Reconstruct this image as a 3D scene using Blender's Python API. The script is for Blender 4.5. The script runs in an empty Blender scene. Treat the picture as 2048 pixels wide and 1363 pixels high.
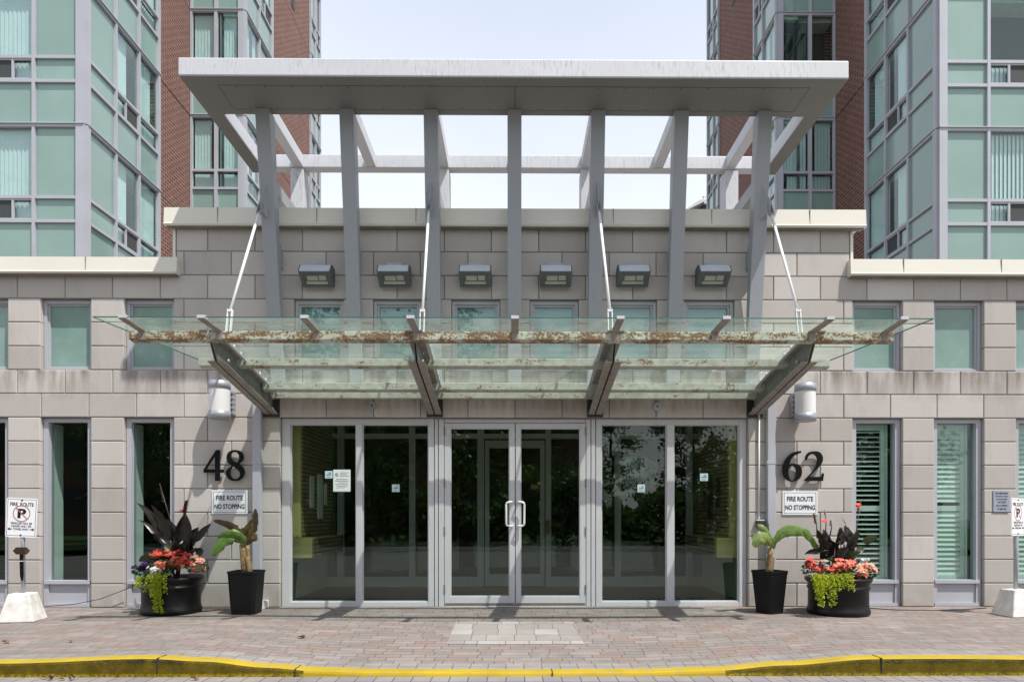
import bpy, bmesh, math, random
from mathutils import Vector, Matrix, noise as mnoise
R = math.radians
random.seed(7)
scn = bpy.context.scene
C = scn.collection

# ------------------------------------------------------------------ camera
F = 1365.33            # focal length in photo pixels (24 mm on a 2048 px wide frame)
D = 8.53               # camera to facade
EYE = 1.145
YAW = R(0.45)
PPX, PPY = 1030 + F*math.tan(YAW), 1030.0
cam_d = bpy.data.cameras.new('camera'); cam = bpy.data.objects.new('camera', cam_d); C.objects.link(cam)
cam_d.sensor_width = 36; cam_d.lens = 36*F/2048
cam.location = (0, -D, EYE); cam.rotation_euler = (R(90), 0, -YAW)
cam_d.shift_x = (1024-PPX)/2048; cam_d.shift_y = (PPY-681.5)/2048
cam_d.clip_end = 500; cam_d.clip_start = 0.05
scn.camera = cam

def at(px, py, y=0.0):
    """world x, z of the photo point (px, py) on the vertical plane y"""
    d = y + D; k = (px-PPX)/F
    x = d*(k*math.cos(YAW)+math.sin(YAW))/(math.cos(YAW)-k*math.sin(YAW))
    fw = d*math.cos(YAW)+x*math.sin(YAW)
    return x, EYE+(PPY-py)/F*fw
def ax(px, y=0.0): return at(px, 500, y)[0]

# ------------------------------------------------------------------ light
TOSUN = Vector((1.30, -1.12, 3.25)).normalized()
SUN_EL = math.asin(TOSUN.z)
w = bpy.data.worlds.new('World'); scn.world = w; w.use_nodes = True
nt = w.node_tree; nt.nodes.clear()
sky = nt.nodes.new('ShaderNodeTexSky'); sky.sky_type = 'NISHITA'; sky.sun_disc = False
sky.sun_elevation = SUN_EL; sky.sun_rotation = math.atan2(TOSUN.x, TOSUN.y)
sky.air_density = 1.2; sky.dust_density = 3.5; sky.ozone_density = 1.0; sky.altitude = 80
tc = nt.nodes.new('ShaderNodeTexCoord')
nz = nt.nodes.new('ShaderNodeTexNoise'); nz.inputs['Scale'].default_value = 1.6; nz.inputs['Detail'].default_value = 5
nz.inputs['Roughness'].default_value = 0.5
mp = nt.nodes.new('ShaderNodeMapping'); mp.inputs['Scale'].default_value = (1, 1, 2.2)
rmp = nt.nodes.new('ShaderNodeMapRange'); rmp.inputs[1].default_value = 0.2; rmp.inputs[2].default_value = 0.7
rmp.inputs[3].default_value = 0.62; rmp.inputs[4].default_value = 0.82
sep = nt.nodes.new('ShaderNodeSeparateXYZ')
cl = nt.nodes.new('ShaderNodeValToRGB')      # thin bright cloud veil, whitest towards the horizon
cl.color_ramp.elements[0].position = 0.0; cl.color_ramp.elements[0].color = (11.2, 11.4, 11.6, 1)
cl.color_ramp.elements[1].position = 0.75; cl.color_ramp.elements[1].color = (6.2, 7.0, 8.6, 1)
e = cl.color_ramp.elements.new(0.38); e.color = (9.6, 10.0, 10.8, 1)
mx = nt.nodes.new('ShaderNodeMix'); mx.data_type = 'RGBA'
bg = nt.nodes.new('ShaderNodeBackground'); bg.inputs['Strength'].default_value = 0.108
wo = nt.nodes.new('ShaderNodeOutputWorld')
L = nt.links.new
L(tc.outputs['Generated'], mp.inputs[0]); L(mp.outputs[0], nz.inputs['Vector']); L(nz.outputs['Fac'], rmp.inputs[0])
L(tc.outputs['Generated'], sep.inputs[0]); L(sep.outputs['Z'], cl.inputs[0])
L(rmp.outputs[0], mx.inputs[0]); L(sky.outputs[0], mx.inputs[6]); L(cl.outputs[0], mx.inputs[7])
L(mx.outputs[2], bg.inputs[0]); L(bg.outputs[0], wo.inputs[0])
sd = bpy.data.lights.new('sun', 'SUN'); sd.energy = 5.0; sd.angle = R(0.53); sd.color = (1, 0.95, 0.88)
sun = bpy.data.objects.new('sun', sd); C.objects.link(sun); sun.rotation_euler = (-TOSUN).to_track_quat('-Z', 'Y').to_euler()
scn.view_settings.view_transform = 'Standard'; scn.view_settings.look = 'None'
scn.view_settings.exposure = 0.22; scn.view_settings.gamma = 1
scn.render.engine = 'CYCLES'
scn.cycles.max_bounces = 8; scn.cycles.transparent_max_bounces = 24
scn.cycles.diffuse_bounces = 4; scn.cycles.glossy_bounces = 4; scn.cycles.transmission_bounces = 6

# ------------------------------------------------------------------ materials
def nodes(name):
    m = bpy.data.materials.new(name); m.use_nodes = True
    t = m.node_tree; b = t.nodes['Principled BSDF']
    return m, t, b
def N(t, kind, **kw):
    n = t.nodes.new('ShaderNode'+kind)
    for k, v in kw.items():
        if k in n.inputs: n.inputs[k].default_value = v
        else: setattr(n, k, v)
    return n
def math_(t, op, a, b=None):
    n = t.nodes.new('ShaderNodeMath'); n.operation = op
    for i, v in enumerate((a, b)):
        if v is None: continue
        if isinstance(v, (int, float)): n.inputs[i].default_value = v
        else: t.links.new(v, n.inputs[i])
    return n.outputs[0]
def mixc(t, f, a, b, mode='MIX'):
    n = t.nodes.new('ShaderNodeMix'); n.data_type = 'RGBA'; n.blend_type = mode
    for i, v in ((0, f), (6, a), (7, b)):
        if isinstance(v, (int, float)): n.inputs[i].default_value = v
        elif isinstance(v, tuple): n.inputs[i].default_value = (*v, 1) if len(v) == 3 else v
        else: t.links.new(v, n.inputs[i])
    return n.outputs[2]
def ramp(t, v, lo, hi, a=0.0, b=1.0):
    n = t.nodes.new('ShaderNodeMapRange'); t.links.new(v, n.inputs[0])
    n.inputs[1].default_value = lo; n.inputs[2].default_value = hi; n.inputs[3].default_value = a; n.inputs[4].default_value = b
    return n.outputs[0]
def pos(t): return t.nodes.new('ShaderNodeNewGeometry').outputs['Position']
def noi(t, vec, scale, detail=4, rough=0.55, stretch=None):
    if stretch:
        m_ = t.nodes.new('ShaderNodeMapping'); m_.inputs['Scale'].default_value = stretch; t.links.new(vec, m_.inputs[0]); vec = m_.outputs[0]
    n = t.nodes.new('ShaderNodeTexNoise'); n.inputs['Scale'].default_value = scale; n.inputs['Detail'].default_value = detail
    n.inputs['Roughness'].default_value = rough; t.links.new(vec, n.inputs['Vector']); return n.outputs['Fac']
def bump(t, b, h, s, dist=0.01):
    n = t.nodes.new('ShaderNodeBump'); n.inputs['Strength'].default_value = s; n.inputs['Distance'].default_value = dist
    t.links.new(h, n.inputs['Height']); t.links.new(n.outputs[0], b.inputs['Normal'])

def plain(name, col, rough=0.5, metal=0.0, var=0.12, scale=6, spec=0.5, bmp=0.0, bs=40, coat=0.0):
    m, t, b = nodes(name); p = pos(t)
    n = noi(t, p, scale)
    a = tuple(min(1, c*(1-var)) for c in col); c2 = tuple(min(1, c*(1+var)) for c in col)
    t.links.new(mixc(t, ramp(t, n, .3, .7), a, c2), b.inputs['Base Color'])
    b.inputs['Roughness'].default_value = rough; b.inputs['Metallic'].default_value = metal
    b.inputs['Specular IOR Level'].default_value = spec; b.inputs['Coat Weight'].default_value = coat
    if bmp: bump(t, b, noi(t, p, bs, 3), bmp, .004)
    return m
def rooted(t, p):
    s = t.nodes.new('ShaderNodeSeparateXYZ'); t.links.new(p, s.inputs[0]); return s.outputs

def stone_mat():
    m, t, b = nodes('split_face_stone'); g = t.nodes.new('ShaderNodeNewGeometry'); p = g.outputs['Position']
    rnd = g.outputs['Random Per Island']
    base = mixc(t, rnd, (.455, .428, .402), (.62, .59, .56))
    sp = noi(t, p, 190, 2, .7); col = mixc(t, ramp(t, sp, .38, .62), mixc(t, .5, base, (.30, .27, .25)), base)
    big = noi(t, p, 1.1, 4); col = mixc(t, ramp(t, big, .35, .7, 0, .22), col, (.34, .31, .28))
    # dirt runs: long vertical streaks with their own shape
    st = noi(t, p, 3.2, 5, .6, (1.6, 1, .28)); xyz = rooted(t, p)
    band = math_(t, 'MULTIPLY', ramp(t, xyz[2], 2.55, 2.93), ramp(t, xyz[2], 2.96, 2.94))
    dirt = math_(t, 'MULTIPLY', ramp(t, st, .42, .60), band)
    col = mixc(t, math_(t, 'MULTIPLY', dirt, .85), col, (.17, .14, .115))
    # brown runs on the lintel course under the canopy
    ln = math_(t, 'MULTIPLY', ramp(t, xyz[2], 2.36, 2.62), math_(t, 'MULTIPLY', ramp(t, xyz[2], 2.67, 2.655), ramp(t, math_(t, 'ABSOLUTE', xyz[0]), 3.0, 2.8)))
    col = mixc(t, math_(t, 'MULTIPLY', math_(t, 'MULTIPLY', ln, ramp(t, noi(t, p, 5, 5, .65, (2.2, 1, .3)), .38, .62)), .7), col, (.20, .145, .10))
    gs = math_(t, 'MULTIPLY', ramp(t, noi(t, p, 2.2, 6, .7, (1.5, 1, .5)), .52, .72), .3); col = mixc(t, gs, col, (.25, .225, .20))
    fl = noi(t, p, 4, 4); low = math_(t, 'MULTIPLY', ramp(t, xyz[2], .32, 0), ramp(t, fl, .35, .65))
    col = mixc(t, math_(t, 'MULTIPLY', low, .45), col, (.17, .15, .12))
    t.links.new(col, b.inputs['Base Color']); b.inputs['Roughness'].default_value = .9; b.inputs['Specular IOR Level'].default_value = .25
    bump(t, b, noi(t, p, 150, 3, .7), .5, .004); return m

def brick_mat(name, c1, c2, mortar, bw=.22, bh=.085):
    m, t, b = nodes(name); xyz = rooted(t, pos(t)); cb = t.nodes.new('ShaderNodeCombineXYZ')
    g = t.nodes.new('ShaderNodeNewGeometry'); ns = rooted(t, g.outputs['Normal'])
    u = math_(t, 'ADD', xyz[1], math_(t, 'MULTIPLY', xyz[0], math_(t, 'ABSOLUTE', ns[1])))
    t.links.new(u, cb.inputs[0]); t.links.new(xyz[2], cb.inputs[1])
    bt = t.nodes.new('ShaderNodeTexBrick'); t.links.new(cb.outputs[0], bt.inputs['Vector'])
    bt.inputs['Color1'].default_value = (*c1, 1); bt.inputs['Color2'].default_value = (*c2, 1); bt.inputs['Mortar'].default_value = (*mortar, 1)
    bt.inputs['Scale'].default_value = 1; bt.inputs['Mortar Size'].default_value = .007; bt.inputs['Mortar Smooth'].default_value = .1
    bt.inputs['Brick Width'].default_value = bw; bt.inputs['Row Height'].default_value = bh
    n = noi(t, pos(t), 2, 4)
    t.links.new(mixc(t, ramp(t, n, .3, .7, 0, .25), bt.outputs['Color'], (.10, .05, .04)), b.inputs['Base Color'])
    b.inputs['Roughness'].default_value = .9; bump(t, b, math_(t, 'SUBTRACT', 1.0, bt.outputs['Fac']), .5, .006); return m

def paver_mat(name, rowh, wid, cols, gap, joint=.005, soldier=False):
    """pavers by row/column cell with a random colour each; long pavers and half pavers mixed"""
    m, t, b = nodes(name); xyz = rooted(t, pos(t)); x, y = xyz[0], xyz[1]
    r = math_(t, 'DIVIDE', y, rowh); row = math_(t, 'FLOOR', r); fr = math_(t, 'SUBTRACT', r, row)
    w1 = t.nodes.new('ShaderNodeTexWhiteNoise'); w1.noise_dimensions = '1D'; t.links.new(row, w1.inputs['W'])
    sh = math_(t, 'MULTIPLY', w1.outputs['Value'], 0 if soldier else 1.0)
    c = math_(t, 'ADD', math_(t, 'DIVIDE', x, wid), sh); col = math_(t, 'FLOOR', c)
    # move each joint a little so widths differ
    def jit(cc):
        wn = t.nodes.new('ShaderNodeTexWhiteNoise'); wn.noise_dimensions = '2D'; cb = t.nodes.new('ShaderNodeCombineXYZ')
        t.links.new(cc, cb.inputs[0]); t.links.new(row, cb.inputs[1]); t.links.new(cb.outputs[0], wn.inputs['Vector'])
        return math_(t, 'MULTIPLY', math_(t, 'SUBTRACT', wn.outputs['Value'], .5), .06 if soldier else .55)
    j0 = math_(t, 'ADD', math_(t, 'ADD', col, .5), jit(col))           # the joint inside this cell
    past = math_(t, 'GREATER_THAN', c, j0); cid = math_(t, 'ADD', col, past)
    dist = math_(t, 'MULTIPLY', math_(t, 'ABSOLUTE', math_(t, 'SUBTRACT', c, j0)), wid)
    dr = math_(t, 'MULTIPLY', math_(t, 'MINIMUM', fr, math_(t, 'SUBTRACT', 1, fr)), rowh)
    md = math_(t, 'MINIMUM', dist, dr)
    wob = noi(t, pos(t), 30, 2); edge = math_(t, 'ADD', md, math_(t, 'MULTIPLY', math_(t, 'SUBTRACT', wob, .5), .004))
    j = ramp(t, edge, joint*.35, joint)
    wn = t.nodes.new('ShaderNodeTexWhiteNoise'); wn.noise_dimensions = '2D'; cb = t.nodes.new('ShaderNodeCombineXYZ')
    t.links.new(cid, cb.inputs[0]); t.links.new(row, cb.inputs[1]); t.links.new(cb.outputs[0], wn.inputs['Vector'])
    cr = t.nodes.new('ShaderNodeValToRGB'); cr.color_ramp.interpolation = 'CONSTANT'
    els = cr.color_ramp.elements; els[0].color = (*cols[0], 1); els[0].position = 0; els[1].position = 1/len(cols); els[1].color = (*cols[1], 1)
    for i in range(2, len(cols)): e_ = els.new(i/len(cols)); e_.color = (*cols[i], 1)
    t.links.new(wn.outputs['Value'], cr.inputs[0]); c_ = cr.outputs[0]
    sp = noi(t, pos(t), 260, 2, .8); c_ = mixc(t, ramp(t, sp, .35, .65, .5, 0), c_, (.10, .09, .085))
    bigf = noi(t, pos(t), .9, 5); c_ = mixc(t, ramp(t, bigf, .38, .7, 0, .5), c_, (.15, .135, .125))
    c_ = mixc(t, ramp(t, noi(t, pos(t), 5, 4), .5, .75, 0, .3), c_, (.36, .34, .32))
    c_ = mixc(t, j, gap, c_); t.links.new(c_, b.inputs['Base Color']); b.inputs['Roughness'].default_value = .92
    b.inputs['Specular IOR Level'].default_value = .2
    h = math_(t, 'ADD', math_(t, 'MULTIPLY', j, .8), math_(t, 'MULTIPLY', sp, .25)); bump(t, b, h, .55, .006); return m

def glass_mat(name, tint, refl=1.0, rough=0.0, dirt=0.0, dirtcol=(.5, .55, .5), ripple=0.0, base=0.04):
    """pane: tinted see-through plus a mirror reflection by Fresnel plus a film of dirt"""
    m = bpy.data.materials.new(name); m.use_nodes = True; t = m.node_tree; t.nodes.clear()
    out = t.nodes.new('ShaderNodeOutputMaterial')
    tr = t.nodes.new('ShaderNodeBsdfTransparent'); tr.inputs[0].default_value = (*tint, 1)
    gl = t.nodes.new('ShaderNodeBsdfGlossy'); gl.inputs['Roughness'].default_value = rough; gl.inputs[0].default_value = (.93, 1, .97, 1)
    lw = t.nodes.new('ShaderNodeLayerWeight'); lw.inputs['Blend'].default_value = .5      # Schlick, alike on both faces
    f = math_(t, 'ADD', math_(t, 'MULTIPLY', math_(t, 'POWER', lw.outputs['Facing'], 5), refl*.9), base)
    ms = t.nodes.new('ShaderNodeMixShader'); t.links.new(f, ms.inputs[0]); t.links.new(tr.outputs[0], ms.inputs[1]); t.links.new(gl.outputs[0], ms.inputs[2])
    if ripple:
        bn = t.nodes.new('ShaderNodeBump'); bn.inputs['Strength'].default_value = ripple; bn.inputs['Distance'].default_value = .01
        t.links.new(noi(t, pos(t), 1.7, 2), bn.inputs['Height']); t.links.new(bn.outputs[0], gl.inputs['Normal'])
    last = ms.outputs[0]
    if dirt:
        df = t.nodes.new('ShaderNodeBsdfDiffuse'); df.inputs[0].default_value = (*dirtcol, 1)
        tl = t.nodes.new('ShaderNodeBsdfTranslucent'); tl.inputs[0].default_value = (*dirtcol, 1)
        m3 = t.nodes.new('ShaderNodeMixShader'); m3.inputs[0].default_value = .6; t.links.new(df.outputs[0], m3.inputs[1]); t.links.new(tl.outputs[0], m3.inputs[2])
        m2 = t.nodes.new('ShaderNodeMixShader')
        t.links.new(ramp(t, noi(t, pos(t), 2.6, 6, .65), .38, .72, dirt*.35, dirt*1.5), m2.inputs[0])
        t.links.new(last, m2.inputs[1]); t.links.new(m3.outputs[0], m2.inputs[2]); last = m2.outputs[0]
    t.links.new(last, out.inputs[0]); return m

def backpaint(name, col, rough=.06, spec=.5, painted_refl=False):
    """glass back-painted in teal: opaque colour under a mirror-smooth face"""
    m, t, b = nodes(name); g = t.nodes.new('ShaderNodeNewGeometry')
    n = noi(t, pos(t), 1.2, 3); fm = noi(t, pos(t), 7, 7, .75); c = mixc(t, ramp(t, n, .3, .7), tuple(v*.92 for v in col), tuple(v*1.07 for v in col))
    if painted_refl: c = mixc(t, ramp(t, fm, .52, .66, 0, .35), c, tuple(min(1, v*1.6) for v in col)); c = mixc(t, ramp(t, noi(t, pos(t), 1.6, 3), .45, .6, 0, .35), c, tuple(v*.6 for v in col))  # pale and dark blotches painted into the colour as tree reflections
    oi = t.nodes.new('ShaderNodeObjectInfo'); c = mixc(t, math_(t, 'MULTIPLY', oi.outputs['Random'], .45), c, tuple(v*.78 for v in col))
    t.links.new(c, b.inputs['Base Color']); b.inputs['Roughness'].default_value = .55; b.inputs['Specular IOR Level'].default_value = .3
    b.inputs['Coat Weight'].default_value = 1; b.inputs['Coat Roughness'].default_value = rough; b.inputs['Coat IOR'].default_value = 1.5
    return m

def rust_mat(name, paint, amount, seedoff=0):
    m, t, b = nodes(name); p = pos(t)
    n1 = noi(t, p, 4.5, 3, .6, (1, 1, 2.4)); n2 = noi(t, p, 38, 5, .75)
    k = math_(t, 'ADD', math_(t, 'MULTIPLY', n1, .45), math_(t, 'MULTIPLY', n2, .55))
    f = ramp(t, k, .62-amount, .66-amount)
    rc = mixc(t, ramp(t, noi(t, p, 55, 4), .35, .65), (.13, .070, .035), (.30, .19, .10))
    pc = mixc(t, ramp(t, noi(t, p, 12, 5), .4, .7), paint, tuple(c*.72 for c in paint))
    t.links.new(mixc(t, f, pc, rc), b.inputs['Base Color']); b.inputs['Roughness'].default_value = .7; bump(t, b, f, .3, .002); return m

def streak_metal(name, col, dark, amount, rough=.5):
    m, t, b = nodes(name); p = pos(t); n = noi(t, p, 14, 6, .7, (3.2, 3.2, .5)); big = noi(t, p, 1.6, 3)
    f = math_(t, 'MULTIPLY', ramp(t, n, .5, .72), ramp(t, big, .35, .65, .1, 1)); f = math_(t, 'MULTIPLY', f, amount)
    v = mixc(t, ramp(t, noi(t, p, .8, 2), .3, .7), tuple(c*.93 for c in col), col)
    t.links.new(mixc(t, f, v, dark), b.inputs['Base Color']); b.inputs['Roughness'].default_value = rough; b.inputs['Specular IOR Level'].default_value = .4; return m

def leaf_mat(name, c1, c2, rough=.45, trans=.35, scale=7, stripe=False):
    m = bpy.data.materials.new(name); m.use_nodes = True; t = m.node_tree; b = t.nodes['Principled BSDF']
    g = t.nodes.new('ShaderNodeNewGeometry'); n = noi(t, g.outputs['Position'], scale, 3)
    c = mixc(t, ramp(t, n, .35, .65), c1, c2)
    c = mixc(t, math_(t, 'MULTIPLY', g.outputs['Random Per Island'], .5), c, tuple(min(1, v*1.7) for v in c2))
    t.links.new(c, b.inputs['Base Color']); b.inputs['Roughness'].default_value = rough
    tl = t.nodes.new('ShaderNodeBsdfTranslucent'); t.links.new(c, tl.inputs[0]); ms = t.nodes.new('ShaderNodeMixShader'); ms.inputs[0].default_value = trans
    t.links.new(b.outputs[0], ms.inputs[1]); t.links.new(tl.outputs[0], ms.inputs[2]); t.links.new(ms.outputs[0], t.nodes['Material Output'].inputs[0]); return m

M = {}
M['stone'] = stone_mat()
M['mortar'] = plain('mortar', (.20, .18, .165), .95, var=.2)
M['brick'] = brick_mat('red_brick', (.165, .062, .045), (.115, .044, .034), (.40, .30, .26))
M['coping'] = plain('cream_coping', (.68, .655, .58), .45, var=.03, scale=1.5)
M['alu'] = streak_metal('clear_anodised_aluminium', (.56, .565, .59), (.33, .33, .34), .4, .42)
M['frame'] = plain('lavender_grey_frame', (.40, .41, .455), .45, var=.05, scale=2)
M['darkgap'] = plain('dark_gasket', (.03, .033, .035), .6)
M['steel'] = streak_metal('grey_painted_steel', (.31, .325, .35), (.16, .16, .17), .25, .42)
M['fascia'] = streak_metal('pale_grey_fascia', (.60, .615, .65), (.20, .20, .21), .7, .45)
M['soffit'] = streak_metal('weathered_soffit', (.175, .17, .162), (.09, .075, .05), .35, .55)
M['rod'] = plain('white_paint', (.80, .81, .83), .35, var=.04)
M['rustA'] = rust_mat('flaking_rusty_paint', (.56, .58, .49), .145)
M['rustB'] = rust_mat('chipped_paint', (.47, .50, .43), .07)
M['beam'] = rust_mat('grimy_grey_beam_paint', (.20, .215, .20), .015)
M['beamb'] = rust_mat('grimy_flange_paint', (.30, .275, .25), .03)
M['canopyglass'] = glass_mat('canopy_glass', (.86, .94, .89), 1.0, 0, .19, (.56, .64, .57))
M['glassedge'] = plain('green_glass_edge', (.05, .13, .11), .2)
M['store'] = glass_mat('storefront_glass', (.83, .88, .845), 1.5, 0, .0, ripple=.03, base=.045)
M['wgl'] = glass_mat('tinted_window_glass', (.80, .88, .85), 1.0, 0, 0, ripple=.03, base=.05)
M['cgl'] = glass_mat('clear_window_glass', (.88, .95, .94), 1.0, 0, 0, ripple=.05, base=.06)
M['teal'] = backpaint('teal_backpainted_glass', (.225, .345, .31))
M['teal_low'] = backpaint('teal_glass_painted_reflections', (.205, .325, .29), painted_refl=True)
M['blind'] = plain('pale_blind', (.70, .75, .76), .7, var=.04)
M['blue_blind'] = plain('blue_grey_blind', (.34, .47, .50), .6, var=.06)
M['shutter'] = plain('mint_shutter', (.82, .85, .83), .5, var=.05)
M['dark'] = plain('dark_interior', (.035, .037, .035), .9)
M['mesh'] = plain('insect_screen', (.05, .055, .055), .8)
M['black'] = plain('black_gloss_paint', (.004, .004, .005), .35, var=.1, spec=.25)
M['tub'] = plain('black_moulded_plastic', (.004, .004, .0045), .42, var=.25, spec=.3, bmp=.1, bs=30)
M['pot'] = plain('black_matt_pot', (.004, .004, .0045), .5, var=.3, spec=.25)
M['soil'] = plain('soil', (.035, .024, .016), 1, var=.3, bmp=.6, bs=60)
M['concrete'] = plain('painted_concrete', (.62, .61, .58), .85, var=.2, scale=9, bmp=.3, bs=70)
M['signw'] = plain('sign_white', (.78, .80, .83), .35, var=.02)
M['signk'] = plain('sign_ink', (.02, .022, .028), .5)
M['signr'] = plain('sign_red', (.42, .16, .13), .5)
M['signg'] = plain('sign_grey', (.30, .33, .40), .4, var=.05)
M['pole'] = plain('galvanised_pole', (.33, .37, .41), .45, .4, var=.12, scale=10)
M['bronze'] = plain('bronze_plaque', (.03, .02, .012), .4)
M['gold'] = plain('gold_lettering', (.25, .17, .06), .4, .3)
M['lampw'] = plain('opal_diffuser', (.70, .70, .70), .4, var=.02)
M['lampg'] = plain('satin_metal_band', (.36, .38, .42), .38, .35, var=.05)
M['flood'] = plain('floodlight_housing', (.44, .49, .54), .4, var=.06)
M['flooddark'] = plain('floodlight_side', (.10, .11, .12), .5)
M['floodin'] = plain('reflector_pan', (.42, .42, .36), .35, .3)
M['olive'] = plain('yellow_green_plaster', (.62, .55, .23), .8, var=.05)
M['romanbrick'] = brick_mat('thin_tan_brick', (.34, .27, .15), (.26, .20, .11), (.02, .018, .015), .4, .055)
M['lobbywall'] = plain('pale_green_lobby_wall', (.50, .56, .48), .8, var=.05)
M['lobbyfloor'] = plain('lobby_tile', (.07, .065, .06), .35, var=.15)
M['paper'] = plain('paper', (.72, .78, .76), .8, var=.03)
M['sticker'] = plain('sticker_blue_grey', (.52, .66, .70), .6, var=.04)
M['brass'] = plain('brass_plate', (.42, .28, .09), .4, .4)
M['hinge'] = plain('worn_hinge', (.22, .18, .15), .5, .4)
pc = [(.280, .218, .195), (.258, .234, .218), (.292, .240, .217), (.238, .215, .203), (.282, .204, .176), (.32, .278, .255), (.252, .203, .186), (.282, .254, .236)]
M['paver'] = paver_mat('sidewalk_pavers', .105, .215, pc, (.10, .085, .075), .005)
M['paver_edge'] = paver_mat('edge_pavers', .165, .15, [(.32, .30, .288), (.295, .275, .265), (.335, .31, .296), (.285, .272, .265)], (.11, .10, .09), .005, True)
M['paver_road'] = paver_mat('road_pavers', .20, .148, [(.28, .265, .265), (.305, .288, .275), (.255, .245, .252), (.29, .265, .252)], (.09, .08, .072), .006, True)
M['paver_pale'] = paver_mat('pale_pavers', .2675, .222, [(.385, .365, .345), (.33, .315, .30), (.43, .42, .40), (.36, .34, .322), (.305, .29, .275)], (.16, .14, .12), .006)

def yellow_mat(name, worn):
    m, t, b = nodes(name); p = pos(t)
    n = noi(t, p, 9, 6, .7); k = noi(t, p, 45, 4, .7)
    y = mixc(t, ramp(t, noi(t, p, 3, 4), .3, .7), (.33, .235, .012), (.44, .315, .018))
    if worn:
        y = mixc(t, ramp(t, n, .3, .7), (.135, .098, .004), (.062, .045, .004))
        xyz = rooted(t, p)
        bl = math_(t, 'ADD', math_(t, 'MULTIPLY', noi(t, p, 5, 5, .6, (.6, 1, 1)), .12), xyz[2])
        y = mixc(t, math_(t, 'MULTIPLY', ramp(t, bl, .005, .05), ramp(t, n, .35, .6, .3, 1)), y, (.016, .015, .012))
        y = mixc(t, math_(t, 'MULTIPLY', ramp(t, xyz[2], -.118, -.135), ramp(t, k, .4, .6)), y, (.36, .26, .012))
    f = ramp(t, k, .56, .62) if not worn else ramp(t, k, .60, .66)
    t.links.new(mixc(t, f, y, (.13, .11, .07) if worn else (.27, .24, .19)), b.inputs['Base Color']); b.inputs['Roughness'].default_value = .8; b.inputs['Specular IOR Level'].default_value = .15
    bump(t, b, math_(t, 'ADD', n, math_(t, 'MULTIPLY', k, .4)), .5, .008); return m
M['yellow'] = yellow_mat('yellow_kerb_paint', False); M['yellow_worn'] = yellow_mat('worn_yellow_kerb_face', True)
M['grass'] = plain('lawn', (.05, .10, .02), .9, var=.4, scale=3)
M['asphalt'] = plain('far_paving', (.20, .185, .17), .9, var=.15)
M['bark'] = plain('bark', (.09, .06, .04), .95, var=.3, scale=12)
M['treeleaf'] = leaf_mat('tree_leaves', (.05, .095, .022), (.10, .16, .04))
M['canna'] = leaf_mat('dark_canna_leaf', (.013, .008, .010), (.022, .017, .012), .35, .12)
M['cannag'] = leaf_mat('green_canna_leaf', (.035, .050, .024), (.06, .085, .04), .35, .25)
M['cannastem'] = plain('canna_stem', (.06, .025, .03), .5)
M['budred'] = leaf_mat('canna_bud', (.30, .03, .03), (.20, .03, .05), .5, .2)
M['budbrown'] = leaf_mat('withered_bud', (.07, .03, .03), (.13, .04, .035), .7, .1)
M['petalred'] = leaf_mat('red_petal', (.62, .045, .03), (.70, .09, .06), .55, .25)
M['petalcoral'] = leaf_mat('coral_petal', (.75, .14, .09), (.78, .22, .16), .55, .25)
M['petalpeach'] = leaf_mat('peach_petal', (.72, .30, .20), (.76, .42, .30), .55, .3)
M['petalwhite'] = leaf_mat('white_petal', (.68, .70, .62), (.75, .76, .70), .6, .25)
M['petalpurple'] = leaf_mat('purple_petal', (.05, .015, .09), (.08, .02, .13), .55, .2)
M['lime'] = leaf_mat('lime_creeper_leaf', (.30, .37, .02), (.42, .48, .035), .5, .4)
M['green'] = leaf_mat('deep_green_leaf', (.03, .07, .018), (.05, .10, .03), .5, .25)
M['silver'] = leaf_mat('silver_leaf', (.26, .32, .27), (.36, .42, .36), .7, .2)
M['banana'] = leaf_mat('banana_leaf', (.055, .125, .02), (.12, .20, .04), .4, .35, 14)
M['bananared'] = leaf_mat('bronze_banana_leaf', (.060, .050, .018), (.115, .075, .03), .4, .35, 10)
M['bananapale'] = leaf_mat('pale_banana_leaf', (.13, .21, .06), (.24, .30, .09), .4, .4, 10)
M['bananatrunk'] = plain('banana_sheath', (.22, .15, .07), .7, var=.45, scale=25)
M['dry'] = plain('dry_leaf', (.20, .11, .05), .9, var=.3)

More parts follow.
